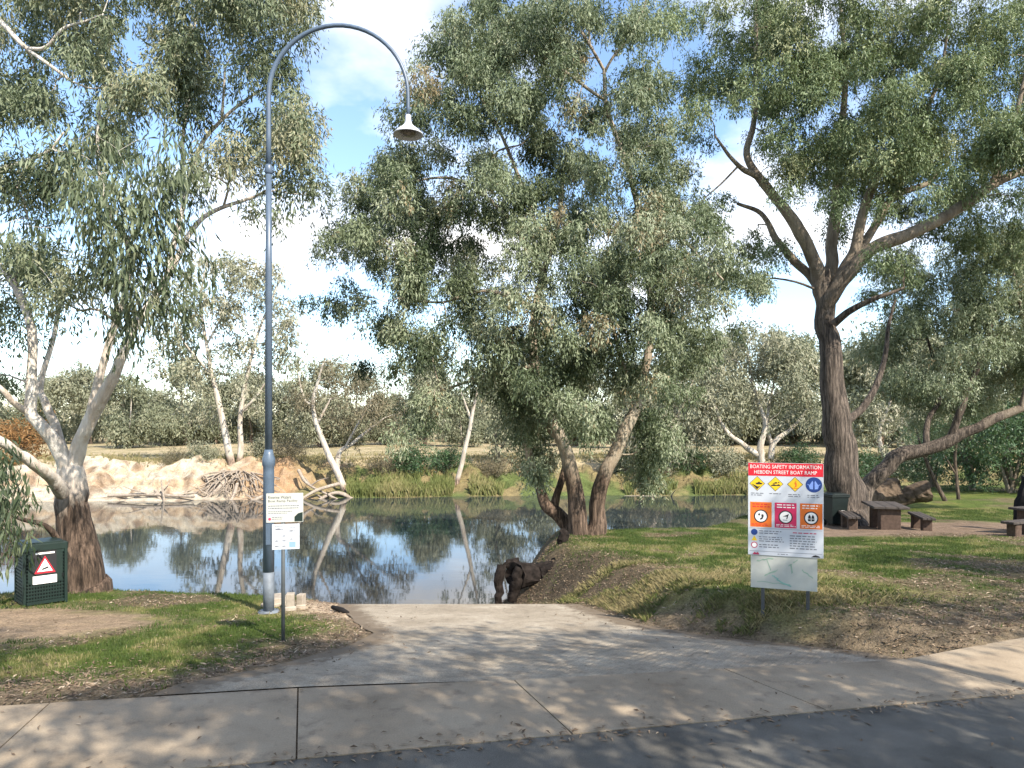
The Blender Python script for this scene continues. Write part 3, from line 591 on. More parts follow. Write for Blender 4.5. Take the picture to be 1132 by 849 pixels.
E = [(30, 15, 50, 40), (110, 15, 60, 40), (190, 18, 60, 40), (262, 25, 48, 42), (315, 28, 32, 36), (20, 95, 34, 34), (120, 88, 52, 40), (205, 90, 50, 44), (290, 92, 45, 40), (335, 110, 24, 46), (150, 150, 50, 34), (260, 158, 44, 36), (318, 165, 36, 40), (340, 208, 22, 26), (28, 210, 40, 34), (75, 190, 30, 30), (230, 200, 28, 18), (278, 235, 40, 20), (20, 300, 36, 40), (85, 305, 30, 30), (14, 360, 22, 30), (10, 425, 20, 16), (200, -50, 120, 50), (50, -50, 90, 50), (-40, 100, 50, 80), (-40, 330, 40, 80), (320, -30, 40, 40)]
cl = t.px_crown(d, E, 2.2, 23, 560, .128, .032, 1.0, .95, .60); t.grow(cl, 5, .05)
E2 = [(95, 160, 34, 36, -2.6), (150, 205, 40, 44, -2.8), (190, 190, 26, 40, -2.5), (105, 250, 34, 38, -2.6), (165, 270, 36, 46, -2.6), (150, 335, 28, 40, -2.3), (180, 340, 20, 34, -2.2), (206, 275, 8, 30, -2.4), (15, 250, 24, 26, -2.2)]
cl = t.px_crown(d, E2, 1, 20, 105, .215, .042, 1.7, 1.0, .42, 1.5); t.grow(cl, 5, .04, .2)
E3 = [(-4, 518, 18, 24, -2.4), (6, 535, 15, 22, -2.4), (-14, 560, 14, 22, -2.4), (16, 552, 7, 12, -2.4), (-32, 535, 25, 40, -2.4)]
cl = t.px_crown(d, E3, 1, 15, 60, .24, .044, 1.8, 1.2, .35, 1.5); t.grow(cl, 5, .02, .1)
t.build('river_gum', 'pale limbed gum tree forking low with a dark base behind the green bin', 'tree', M['bark_white'], M['leaf_left'], (float(b3[0]), float(b3[1]), float(b3[2])-.15), 'large gum trees on the near bank')

# generic tree used for the far treeline and the trees across the road
def gen_tree(seed, H, spread, ncl, per, L, Wd, Rc, first=.35, vm=.5, lean=(0, 0), rtr=None, stems=1, hang=.7, squash=.75, limbs=5, topd=.5):
    t = Tree(seed); r = t.r; rt = rtr or H*.022; t.rough = lambda P, q: np.clip(.9-P[:, 2]/(H*.25), 0, 1)
    tips = []
    for sn in range(stems):
        o = np.array([r.normal()*.3, r.normal()*.3, 0])*(stems > 1); ln = np.array([lean[0]+r.normal()*.08*H*(1+stems*.4), lean[1]+r.normal()*.06*H, 0])
        P = [o+np.array([0, 0, -.3]), o+ln*.12+np.array([0, 0, H*.12]), o+ln*.4+np.array([r.normal()*.02*H, 0, H*first]), o+ln*.75+np.array([r.normal()*.03*H, 0, H*.62]), o+ln+np.array([0, 0, H*.9])]
        Ps = t.limb(P, np.array([1.35, 1, .75, .42, .12])*rt/stems**.4, 10)
        for k in range(limbs):
            a = r.uniform(.3, .8); p = Ps[int(a*(len(Ps)-1))]; ang = r.uniform(0, 2*math.pi)
            ln2 = spread*r.uniform(.55, 1.0)*(1.15-.5*a); e = p+np.array([math.cos(ang)*ln2, math.sin(ang)*ln2, ln2*r.uniform(.35, .9)])
            m_ = p*.5+e*.5+np.array([0, 0, ln2*.12])+r.normal(size=3)*ln2*.07
            t.limb([p, m_, e], np.array([.42, .28, .10])*rt*(1.1-.6*a), 7); tips.append(e)
        tips.append(Ps[-1])
    cl = []; zlow = H*first*(.75 if first < .4 else 1.0)
    for k in range(ncl):
        e = tips[r.integers(len(tips))]; c = e+r.normal(size=3)*np.array([.26, .26, .17])*spread
        c[2] = min(max(c[2], zlow), H*1.02); cl.append(c)
        t.foliage(c, Rc*r.uniform(.7, 1.3), int(per*r.uniform(.7, 1.3)), L, Wd, squash, hang, 8, vm+r.normal()*.12)
    t.grow(cl, 4, rt*.22)
    return t
def tree_meshes(t, bark, leaf):
    a = np_mesh('trunk', np.vstack(t.V), np.vstack(t.Q), True, {'rb': ('FLOAT', 'POINT', np.concatenate(t.rb))}); a.materials.append(bark)
    c = np_mesh('crown', np.vstack(t.LV), np.vstack(t.LQ), False, {'v': ('FLOAT', 'FACE', np.concatenate(t.lv))}); c.materials.append(leaf)
    return a, c
def place_tree(ms, name, loc, label, group, rz=0, sc=1.0, cat='tree', sq=(1, 1, 1)):
    root = empty(name, loc, label, cat, group, rz); root.scale = (sc*sq[0], sc*sq[1], sc*sq[2])
    link('trunk', ms[0], None, root); link('crown', ms[1], None, root); return root

# trees across the road, behind the eye: they throw the dappled shade on the road and ramp
shade = tree_meshes(gen_tree(71, 15, 5.0, 115, 260, .26, .09, 1.0, .5, .5), M['bark_brown'], M['leaf_right'])
for k, (x, y, rz, sc, lb) in enumerate([(.0, -1.9, .3, .80, 'gum tree across the road straight behind the viewpoint'), (5.2, -1.7, 1.7, .78, 'gum tree across the road just right of the viewpoint'), (9.7, .8, .9, .70, 'gum tree well to the right of the viewpoint'),
                                       (-6.0, -4.0, 3.1, .85, 'gum tree across the road to the left behind the viewpoint'), (17.0, 2.5, 4.4, .85, 'gum tree farthest to the right of the viewpoint'), (4.0, -9.0, 2.4, .9, 'gum tree deepest behind the viewpoint')]):
    place_tree(shade, 'roadside_gum', (x, y, -.05), lb, 'gum trees across the road', rz, sc)

# ------------------------------------------------------------------ far bank trees drawn one by one
def fy(px, s):                       # point on the far bank, s metres behind the water edge, in line with photo column px
    Y = 60.0
    for _ in range(6): Y = float(far_edge(np.array([(px-HX)/F*Y]))[0])+s
    X = (px-HX)/F*Y; return X, Y, gz(X, Y)
def px_tree(seed, px, s, limbs, ells, dr, cl_px, per, L, Wd, name, label, bark, leaf, dens=.8, vm=.5, hang=.7, group='gum trees on the far bank', rough=1.5):
    X, Y, Z = fy(px, s); t = Tree(seed); t.rough = lambda P, r: np.clip(.8-(P[:, 2]-Z)/rough, 0, 1)
    for l in limbs: t.px_limb(Y, l, 9, .12, 5)
    cl = t.px_crown(Y, ells, dr, cl_px, per*1.9, L, Wd*1.15, hang, dens*1.1, vm); t.grow(cl, 4, .12)
    t.build(name, label, 'tree', bark, leaf, (X, Y, Z-.1), group)
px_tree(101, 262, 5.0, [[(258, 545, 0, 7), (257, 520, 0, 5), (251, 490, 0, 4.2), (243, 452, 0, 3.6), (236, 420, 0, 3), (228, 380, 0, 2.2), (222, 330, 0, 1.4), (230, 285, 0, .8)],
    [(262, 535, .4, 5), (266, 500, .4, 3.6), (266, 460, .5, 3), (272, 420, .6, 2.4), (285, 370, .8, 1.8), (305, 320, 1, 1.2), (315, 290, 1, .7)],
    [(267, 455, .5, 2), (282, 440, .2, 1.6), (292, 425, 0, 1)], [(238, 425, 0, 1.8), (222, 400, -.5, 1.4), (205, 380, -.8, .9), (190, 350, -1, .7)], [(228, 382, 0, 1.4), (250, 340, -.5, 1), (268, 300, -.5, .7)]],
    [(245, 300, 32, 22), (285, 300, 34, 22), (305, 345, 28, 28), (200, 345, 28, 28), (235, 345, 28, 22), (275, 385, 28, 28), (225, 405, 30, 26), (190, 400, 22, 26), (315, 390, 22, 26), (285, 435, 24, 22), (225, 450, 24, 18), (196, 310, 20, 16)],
    2.6, 11, 58, .42, .13, 'bank_gum', 'tall twin trunked pale gum on the far bank left of the blue lamp post', M['bark_far'], M['leaf_far_hazed'], .8, .62)
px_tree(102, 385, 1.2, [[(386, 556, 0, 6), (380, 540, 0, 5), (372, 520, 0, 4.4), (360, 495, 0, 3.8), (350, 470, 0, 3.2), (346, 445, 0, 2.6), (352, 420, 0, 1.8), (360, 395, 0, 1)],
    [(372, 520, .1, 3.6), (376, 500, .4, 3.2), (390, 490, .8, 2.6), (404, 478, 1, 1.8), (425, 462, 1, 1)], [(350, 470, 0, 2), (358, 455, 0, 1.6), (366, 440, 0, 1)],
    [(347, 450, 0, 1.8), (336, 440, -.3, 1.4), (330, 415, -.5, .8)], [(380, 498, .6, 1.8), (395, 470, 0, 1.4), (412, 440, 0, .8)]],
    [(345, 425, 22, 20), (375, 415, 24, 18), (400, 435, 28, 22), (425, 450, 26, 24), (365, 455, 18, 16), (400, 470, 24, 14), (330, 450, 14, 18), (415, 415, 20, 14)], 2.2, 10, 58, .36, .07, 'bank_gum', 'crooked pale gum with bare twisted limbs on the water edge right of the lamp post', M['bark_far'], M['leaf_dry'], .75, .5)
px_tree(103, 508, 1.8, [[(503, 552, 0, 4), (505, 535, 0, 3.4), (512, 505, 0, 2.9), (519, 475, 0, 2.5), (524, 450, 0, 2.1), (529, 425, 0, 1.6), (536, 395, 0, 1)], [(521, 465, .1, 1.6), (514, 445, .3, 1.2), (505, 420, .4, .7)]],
    [(536, 400, 26, 16), (505, 415, 22, 14), (545, 425, 18, 12), (520, 385, 22, 12)], 1.8, 10, 50, .38, .10, 'bank_gum', 'single slender white trunked gum leaning right on the far bank behind the reeds', M['bark_far'], M['leaf_far_hazed'], .8, .5)
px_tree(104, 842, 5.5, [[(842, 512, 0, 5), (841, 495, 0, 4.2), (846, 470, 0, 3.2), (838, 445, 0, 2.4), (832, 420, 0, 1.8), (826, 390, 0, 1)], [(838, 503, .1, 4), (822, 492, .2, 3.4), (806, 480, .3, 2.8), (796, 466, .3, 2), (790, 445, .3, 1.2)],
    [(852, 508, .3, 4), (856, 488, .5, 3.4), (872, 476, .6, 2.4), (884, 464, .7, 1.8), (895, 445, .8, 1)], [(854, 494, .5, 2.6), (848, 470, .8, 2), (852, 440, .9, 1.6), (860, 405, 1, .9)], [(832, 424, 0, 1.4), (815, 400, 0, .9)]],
    [(800, 400, 30, 22), (840, 385, 34, 20), (880, 395, 30, 22), (800, 440, 26, 20), (845, 425, 30, 20), (888, 435, 26, 22), (775, 425, 20, 22), (900, 465, 18, 16), (865, 455, 18, 14), (815, 465, 18, 10), (830, 375, 30, 16), (855, 400, 34, 20)], 2.6, 11, 90, .40, .11, 'bank_gum', 'spreading many stemmed white gum on the far bank behind the red headed sign', M['bark_far'], M['leaf_far_hazed'], .85, .55)
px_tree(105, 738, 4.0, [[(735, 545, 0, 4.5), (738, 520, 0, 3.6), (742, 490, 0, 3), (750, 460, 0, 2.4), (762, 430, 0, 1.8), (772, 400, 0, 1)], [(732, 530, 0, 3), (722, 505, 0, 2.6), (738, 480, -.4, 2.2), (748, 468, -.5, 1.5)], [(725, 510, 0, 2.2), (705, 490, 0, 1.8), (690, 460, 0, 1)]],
    [(735, 440, 26, 26), (770, 415, 28, 26), (765, 455, 26, 24), (715, 470, 26, 22), (745, 490, 28, 16), (700, 440, 20, 24), (780, 485, 20, 16), (700, 505, 16, 12)], 2.4, 11, 66, .40, .11, 'bank_gum', 'leafy pale gum on the far bank between the three stemmed tree and the red sign', M['bark_far'], M['leaf_far_hazed'], .95, .55)
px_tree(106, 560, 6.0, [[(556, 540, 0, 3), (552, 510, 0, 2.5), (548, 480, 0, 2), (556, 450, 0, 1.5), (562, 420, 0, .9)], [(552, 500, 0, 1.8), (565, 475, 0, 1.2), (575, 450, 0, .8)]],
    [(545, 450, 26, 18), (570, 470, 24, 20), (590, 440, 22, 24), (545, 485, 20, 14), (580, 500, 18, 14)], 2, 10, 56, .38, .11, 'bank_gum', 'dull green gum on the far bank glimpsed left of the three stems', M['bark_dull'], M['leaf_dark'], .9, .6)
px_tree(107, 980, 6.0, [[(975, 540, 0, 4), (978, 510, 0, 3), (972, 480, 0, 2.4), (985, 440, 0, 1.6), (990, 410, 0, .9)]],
    [(985, 420, 28, 26), (960, 455, 22, 24), (1000, 460, 28, 24), (965, 500, 18, 14), (1020, 500, 26, 20), (1000, 525, 24, 12)], 2.4, 11, 62, .42, .12, 'bank_gum', 'grey green gum on the far bank seen right of the massive trunk', M['bark_far'], M['leaf_far_hazed'], .95, .45)

# treeline beyond the paddock
protos = [tree_meshes(gen_tree(200+k, 12.5, 4.0, 100, 130, .55, .2, 1.05, .17, .45, (0, 0), None, 1 if k % 2 else 2), M['bark_dull'] if k % 2 else M['bark_far'], M['leaf_dark'] if k % 3 else M['leaf_far_hazed']) for k in range(5)]
TL = [(-60, 118, 1.0, 'leftmost tree of the distant treeline, cut by the picture edge'), (5, 108, .95, 'distant dark tree seen between the pale limbs of the left gum'), (52, 112, 1.0, 'distant round tree seen through the fork of the left gum'), (100, 120, .9, 'distant tree just right of the left gum fork'),
      (140, 105, .92, 'distant dark bushy tree standing alone above the pale sand bank'), (172, 112, 1.0, 'distant olive tree above the right end of the pale sand bank'), (205, 108, 1.02, 'distant tree directly left of the twin trunked gum'), (240, 116, 1.05, 'distant tree directly behind the twin trunked gum'),
      (278, 108, 1.0, 'distant tree in the gap left of the lamp post'), (318, 112, .98, 'distant tree in the gap right of the lamp post'), (352, 106, .9, 'distant tree behind the crooked gum'), (392, 115, 1.0, 'distant brownish tree right of the crooked gum'), (428, 104, .9, 'distant tree above the green shrub on the far bank'),
      (470, 110, 1.0, 'distant tree behind the hanging dark spray of the middle gum'), (508, 104, .9, 'distant tree behind the slender leaning trunk'), (545, 112, 1.05, 'distant tree left of the three stems'), (590, 106, .95, 'distant tree behind the left of the three stems'), (640, 112, 1.05, 'distant tree between the three stems'),
      (690, 104, 1.0, 'distant tree right of the three stems'), (738, 112, 1.1, 'distant tree behind the leafy pale gum'), (785, 105, 1.0, 'distant tree left of the many stemmed white gum'), (832, 114, 1.15, 'distant tree straight behind the many stemmed white gum'), (880, 106, 1.1, 'distant tree left of the massive brown trunk'),
      (930, 112, 1.1, 'distant tree hidden by the massive brown trunk'), (968, 104, 1.0, 'distant tree in the gap right of the massive trunk'), (1015, 110, 1.1, 'distant tree above the leaning trunk'), (1065, 104, 1.0, 'distant tree behind the leaning crown'), (1120, 110, 1.1, 'distant tree at the right picture edge'), (1180, 106, 1.1, 'distant tree beyond the right picture edge')]
for k, (px, Y, sc, lb) in enumerate(TL):
    Y += (0, 8, -4, 12, 3, -6, 6)[(k*3) % 7]; X = (px-HX)/F*Y
    place_tree(protos[k % 5], 'paddock_tree', (X, Y, gz(X, Y)-.1), lb, 'trees beyond the paddock', k*1.3, sc*(.75, .95, .85, 1.08, .9, .7, 1.0)[k % 7]*(1.3 if px > 690 else 1.0), 'tree', (1, 1, 1))

# the wood that closes the view beyond the paddock: one far mass
r = np.random.default_rng(91); LV = []; LQ = []; lv = []; nl = 0; TV = []; TQ = []; nt = 0
for k in range(1700):
    Y = r.uniform(122, 160); X = r.uniform(-.85, .85)*Y; top = 2.2+8.0*float(fbm(np.array([X*.07+3]), np.array([Y*.05]), 3)[0]); z0 = gz(X, Y)
    c = np.array([X, Y, z0+top*r.random()**.7]); n = 46
    P = c+r.normal(size=(n, 3))*np.array([1.1, 1.1, .8]); D = r.normal(size=(n, 3))+np.array([0, 0, -.6]); D /= np.linalg.norm(D, axis=1, keepdims=True)
    V_, Q_ = leaf_quads(P, D, r.uniform(.6, 1.2, n), r.uniform(.25, .5, n), k, .15, (P-c)+r.normal(size=(n, 3))*.5); LV.append(V_); LQ.append(Q_+nl); nl += len(V_); lv.append(np.clip(r.normal(.45, .18)+r.normal(0, .1, n), 0, 1))
    if k % 5 == 0:
        V_, Q_ = tube_np(np.array([[X, Y, z0-.2], [X+r.normal()*.3, Y, z0+top*.5], [X+r.normal()*.8, Y, z0+top]]), [.22, .15, .06], 5); LV.append(V_); LQ.append(Q_+nl); nl += len(V_); lv.append(np.full(len(Q_), .9))
o = link('distant_woods', np_mesh('distant_woods', np.vstack(LV), np.vstack(LQ), False, {'v': ('FLOAT', 'FACE', np.concatenate(lv))}), M['leaf_far_hazed']); o['kind'] = 'stuff'

# shrubs
def gen_shrub(seed, H, Wd_, ncl, per, L, lw, Rc, vm=.5, hang=.1):
    t = Tree(seed); r = t.r; cl = []
    for k in range(6):
        a = r.uniform(0, 6.28); q = r.uniform(.2, .7)*Wd_
        t.limb([np.array([r.normal()*.08, r.normal()*.08, -.1]), np.array([math.cos(a)*q*.5, math.sin(a)*q*.5, H*.35]), np.array([math.cos(a)*q, math.sin(a)*q, H*r.uniform(.55, .85)])], [.05*H**.5, .03*H**.5, .012], 6)
    for k in range(ncl):
        u = r.normal(size=3); u /= np.linalg.norm(u); u *= r.random()**.4
        c = np.array([u[0]*Wd_, u[1]*Wd_, H*.5+u[2]*H*.48]); c[2] = max(c[2], .12*H); cl.append(c)
        t.foliage(c, Rc*r.uniform(.7, 1.3), int(per*r.uniform(.7, 1.3)), L, lw, .8, hang, 8, vm+r.normal()*.12)
    t.grow(cl, 4, .03); return t
sh = [tree_meshes(gen_shrub(301, 2.6, 2.2, 40, 90, .28, .09, .6), M['bark_dull'], M['leaf_shrub']), tree_meshes(gen_shrub(302, 2.2, 1.8, 36, 90, .30, .09, .55), M['bark_dull'], M['leaf_far_hazed']),
      tree_meshes(gen_shrub(303, 3.2, 2.0, 40, 90, .34, .08, .6), M['bark_dull'], M['leaf_orange']), tree_meshes(gen_shrub(304, 1.5, 2.2, 36, 80, .34, .05, .5), M['bark_dull'], M['leaf_dry'])]
SH = [(462, 4.5, 0, .9, 'rounded dark green shrub above the reeds on the far bank'), (495, 5.5, 0, .7, 'smaller dark green shrub against the slender leaning trunk'), (225, 6.0, 1, .75, 'low grey green shrub on the cliff top left of the twin trunks'), (290, 6.3, 1, .7, 'low grey green shrub on the cliff top beside the lamp post'), (198, 6.2, 3, .7, 'low dry shrub on the edge of the sand cliff'),
      (322, 5.5, 3, .9, 'dry twiggy shrub above the dark overhang by the lamp post'), (20, 6.5, 2, 1.15, 'rusty orange shrub behind the left gum limbs'), (432, 5.5, 3, .9, 'dry twiggy shrub left of the dark green shrub'), (690, 4.5, 1, 1.0, 'olive shrub on the far bank just right of the three stems'), (760, 4.0, 0, .8, 'green shrub on the far bank left of the red sign'),
      (720, 3.0, 3, .9, 'dry shrub low on the far bank beneath the leafy pale gum'), (800, 4.5, 1, 1.0, 'olive shrub on the far bank touching the sign corner'), (880, 5.0, 0, .8, 'green shrub on the far bank right of the sign header'), (600, 5.0, 1, .9, 'olive shrub on the far bank behind the forked left stem'), (545, 4.5, 3, .8, 'dry orange tinged shrub on the far bank right of the leaning trunk'), (960, 3.0, 0, 1.0, 'green shrub on the far bank under the leaning tree'), (1010, 3.5, 1, 1.2, 'olive shrub on the far bank behind the picnic table')]
for k, (px, s, v, sc, lb) in enumerate(SH):
    X, Y, Z = fy(px, s); place_tree(sh[v], 'bank_shrub', (X, Y, Z-.05), lb, 'shrubs on the far bank', k*1.1, sc, 'shrub')
# near right thicket
nb = tree_meshes(gen_shrub(311, 4.6, 2.5, 46, 120, .20, .065, .5, .6, .5), M['bark_dull'], M['leaf_shrub'])
for k, (px, Y, sc, lb) in enumerate([(1075, 39, .95, 'dense dark shrub behind the two thin trunks at the lawn edge'), (1118, 37, 1.05, 'dense dark shrub at the right end of the lawn edge'), (1030, 41, .8, 'smaller dense shrub left of the thin leaning trunk'), (1165, 37, 1.2, 'dense dark shrub beyond the right picture edge')]):
    X = (px-HX)/F*Y; place_tree(nb, 'lawn_edge_shrub', (X, Y, gz(X, Y)-.05), lb, 'shrubs along the lawn edge', k*2.1, sc, 'shrub')
def thin_tree(seed, d, limbs, ells, label):
    t = Tree(seed); b = at(*limbs[0][0][:2], d); t.rough = lambda P, r: np.ones(len(P))*.8
    for l in limbs: t.px_limb(d, l, 8, .08)
    cl = t.px_crown(d, ells, 1.0, 10, 60, .18, .055, .6, .7, .45); t.grow(cl, 4, .02)
    t.build('young_tree', label, 'tree', M['bark_dull'], M['leaf_shrub'], (float(b[0]), d, gz(float(b[0]), d)-.05), 'thin young trees at the lawn edge')
thin_tree(401, 33, [[(1048, 562, 0, 3), (1040, 545, 0, 2.6), (1028, 520, 0, 2.2), (1020, 500, 0, 1.6), (1012, 470, 0, 1)]], [(1015, 480, 16, 12), (1030, 500, 12, 8)], 'thin dark trunk leaning left at the far edge of the lawn')
thin_tree(402, 34, [[(1060, 560, 0, 2.4), (1058, 535, 0, 2), (1056, 505, 0, 1.7), (1060, 470, 0, 1.2)], [(1057, 525, 0, 1.2), (1048, 510, 0, 1), (1040, 495, 0, .6)]], [(1060, 480, 18, 14), (1045, 495, 10, 8)], 'thin upright dark trunk at the far edge of the lawn')

# ------------------------------------------------------------------ driftwood and logs
def branchy(name, label, cat, pxpts, mat, group=None, forks=3, seed=0, d=None, side=7):
    """fallen timber: pxpts = (px, py, depth, radius m)"""
    t = Tree(seed); P = [at(x, y, dd) for x, y, dd, r in pxpts]; Ps = t.limb(P, [r for *_, r in pxpts], side, .18)
    for k in range(forks):
        a = int(t.r.uniform(.25, .95)*(len(Ps)-1)); p = Ps[a]; ln = np.linalg.norm(P[-1]-P[0])*t.r.uniform(.15, .4)
        v = t.r.normal(size=3); v[2] = abs(v[2])*.6; v = v/np.linalg.norm(v)*ln; rr = pxpts[0][3]*.5
        t.limb([p, p+v*.5+t.r.normal(size=3)*ln*.08, p+v], [rr, rr*.6, rr*.2], 5)
    lo = np.array(P[0]); o = link(name, np_mesh(name, np.vstack(t.V)-lo, np.vstack(t.Q), True), mat); o.location = lo
    return tago(o, label, cat, group)
DG = 'dead branches along the far water edge'
DW = [([(120, 548, 58, .16), (165, 547, 57.6, .13), (215, 549, 57.3, .08)], 'long pale dead branch lying along the foot of the sand bank', 4), ([(172, 542, 57.8, .14), (181, 557, 57.2, .12), (178, 530, 57.4, .05)], 'short upright snag at the foot of the sand bank', 2),
      ([(250, 530, 60, .18), (232, 548, 58.6, .14), (205, 562, 57.4, .07)], 'dead branch sliding into the water left of the root mass', 3), ([(262, 535, 60, .16), (256, 552, 58.4, .13), (240, 568, 57.2, .06)], 'dead branch dropping below the twin trunks', 3),
      ([(300, 545, 59, .18), (275, 556, 58, .14), (250, 568, 57, .07)], 'forked dead branch reaching the water left of the lamp post', 4), ([(375, 535, 60, .17), (350, 542, 59, .14), (330, 555, 58, .10), (322, 566, 57.6, .05)], 'curved dead branch behind the small signs', 3),
      ([(392, 552, 60, .18), (370, 545, 59.6, .16), (345, 556, 58.8, .12), (328, 552, 58.6, .05)], 'bleached dead limb at the foot of the crooked gum', 4), ([(330, 520, 61, .15), (340, 535, 60, .12), (365, 548, 59.2, .08), (382, 556, 58.8, .04)], 'dead branch hanging over the dark overhang right of the lamp post', 3),
      ([(500, 545, 61.6, .12), (515, 552, 61, .10), (528, 558, 60.6, .05)], 'small dead branch in the water below the slender trunk', 2), ([(690, 550, 61.5, .16), (720, 549, 61.4, .12), (752, 551, 61.2, .07)], 'long low dead log on the waterline right of the three stems', 3),
      ([(640, 470, 64, .12), (700, 478, 63.5, .1), (728, 476, 63, .06)], None, 2)]
for k, (pp, lb, fk) in enumerate(DW):
    if lb: branchy('dead_branch', lb, 'branch', pp, M['drift'], DG, fk, 500+k)
# root mass below the twin trunks
t = Tree(520); X, Y, Z = fy(262, 3.8)
for k in range(64):
    a = t.r.normal()*.5; e = np.array([X+a*4.2+t.r.normal()*.4, Y-2.2-t.r.random()*1.8, -3.3+t.r.random()*.5]); p = np.array([X+a*.9, Y+t.r.normal()*.3, Z+.2+t.r.random()*.3])
    t.limb([p, p*.6+e*.4+np.array([t.r.normal()*.4, -.3, .2+t.r.normal()*.25]), e*.6+p*.4+t.r.normal(size=3)*.25, e], [.07*t.r.uniform(.5, 1.3), .055, .04, .02], 5)
o = link('exposed_roots', np_mesh('exposed_roots', np.vstack(t.V)-np.array([X, Y, Z]), np.vstack(t.Q), True), M['drift']); o.location = (X, Y, Z); tago(o, 'fan of bare exposed roots spilling down the bank under the twin trunked gum', 'roots')
# stumps and logs by the ramp
lg = gpt(588, 646, 14, 20)
def log_piece(name, label, c, r, ln, axis_, seed, mat, group=None, hollow=True):
    rr = np.random.default_rng(seed); a = np.array(axis_, float); a /= np.linalg.norm(a)
    ts = np.linspace(-.5, .5, 9); P = np.array([np.array([0, 0, 0])+a*ln*tt+rr.normal(size=3)*.02 for tt in ts])
    rs = r*(1+.15*np.cos(ts*5+seed)); n = 18; V, Q = tube_np(P, rs, n, .09, seed); V = V+(rr.random(V.shape)-.5)*r*.16
    V = list(map(tuple, V)); Q = [tuple(q) for q in Q]
    for end, k in ((0, 0), (8, 1)):
        c0 = P[end]; ring = [end*n+i for i in range(n)]; inner = len(V)
        for i in ring: V.append(tuple(c0+(np.array(V[i])-c0)*.62+a*(.03 if k == 0 else -.03)))
        deep = len(V)
        for i in range(n): V.append(tuple(c0+(np.array(V[inner+i])-c0)*.8+a*(.16 if k == 0 else -.16)*(1 if hollow else .1)))
        for i in range(n):
            j = (i+1) % n; q1 = (ring[j], ring[i], inner+i, inner+j); q2 = (inner+j, inner+i, deep+i, deep+j)
            Q += [q1, q2] if k == 0 else [q1[::-1], q2[::-1]]
        Q.append(tuple(deep+i for i in range(n)) if k else tuple(deep+i for i in range(n-1, -1, -1)))
    me = bpy.data.meshes.new(name); me.from_pydata(V, [], Q); me.update(); o = link(name, me, mat); o.location = c; return tago(o, label, 'log', group)
gx, gy, g0 = float(lg[0])-.12, float(lg[1])-.1, float(lg[2])-.02
LGp = 'dark logs at the water edge beside the ramp'
log_piece('old_log', 'thick dark hollow log lying across the bank beside the ramp', (gx+.22, gy+.15, g0+.26), .28, 1.1, (1, .25, .06), 3, M['dark_wood'], LGp)
log_piece('old_log', 'upright dark post stump at the water end of the logs', (gx-.62, gy-.05, g0+.02), .10, 1.0, (.08, .1, 1), 5, M['dark_wood'], LGp)
log_piece('old_log', 'short leaning dark stump in the middle of the logs', (gx-.24, gy-.12, g0+.1), .12, .8, (.22, -.1, 1), 7, M['dark_wood'], LGp)
log_piece('old_log', 'dark log end half buried in the grassy slope', (gx+.72, gy+.05, g0+.30), .22, .7, (1, -.2, .12), 9, M['dark_wood'], LGp)
log_piece('old_log', 'small dark knob of wood resting on top of the logs', (gx-.32, gy+.25, g0+.48), .10, .4, (1, .4, .1), 11, M['dark_wood'], LGp)
s1 = gpt(622, 600, 17, 22)
log_piece('dead_stump', 'short black stump at the foot of the three stemmed gum', (float(s1[0]), float(s1[1]), float(s1[2])+.05), .12, .5, (.1, 0, 1), 13, M['dark_wood'])
s3 = gpt(985, 565, 22, 34)
log_piece('fallen_log', 'fat rotten hollow log lying behind the picnic table', (float(s3[0])-.3, float(s3[1])+.8, float(s3[2])+.55), .62, 1.9, (1, .35, .10), 15, M['rotten'])
log_piece('fallen_log', 'knobbly broken log end right of the fat hollow log', (float(s3[0])+1.15, float(s3[1])+.6, float(s3[2])+.58), .40, 1.3, (.9, -.2, .35), 17, M['rotten'])
log_piece('burnt_stump', 'tall black stump behind the table at the right edge', (15.55, 21.9, gz(15.55, 21.9)+.80), .25, 1.75, (.16, 0, 1), 19, M['black'])
# stick on the ramp and broken concrete
p = gpt(376, 677); mb = MB(); mb.tube([(-.16, .12, .06), (-.05, .02, .055), (.05, -.05, .045), (.17, -.1, .02)], [.035, .045, .05, .02], 8); o = mb.build('timber_offcut', M['black'], None, tuple(p+np.array([0, 0, .0])))
tago(o, 'black timber offcut lying on the left edge of the ramp crest', 'timber')
BG = 'pale concrete blocks beside the ramp'
for px, py, sx, sz, rz, lb in [(321, 674, .13, .30, .2, 'upright pale concrete block behind the small sign pole'), (333, 672, .11, .26, -.15, 'narrow upright pale block right of the small sign pole'), (306, 668, .30, .16, .5, 'low pale block right beside the lamp post')]:
    p = gpt(px, py, 11.6, 14); mb = MB(); mb.box((0, 0, sz*.42), (sx, sx*1.4, sz), rz, .007); mb.box((sx*.1, -sx*.5, .03), (sx*1.5, sx*.8, .09), rz+.3, .015)
    tago(mb.build('concrete_block', M['pale_stone'], None, tuple(p)), lb, 'block', BG)

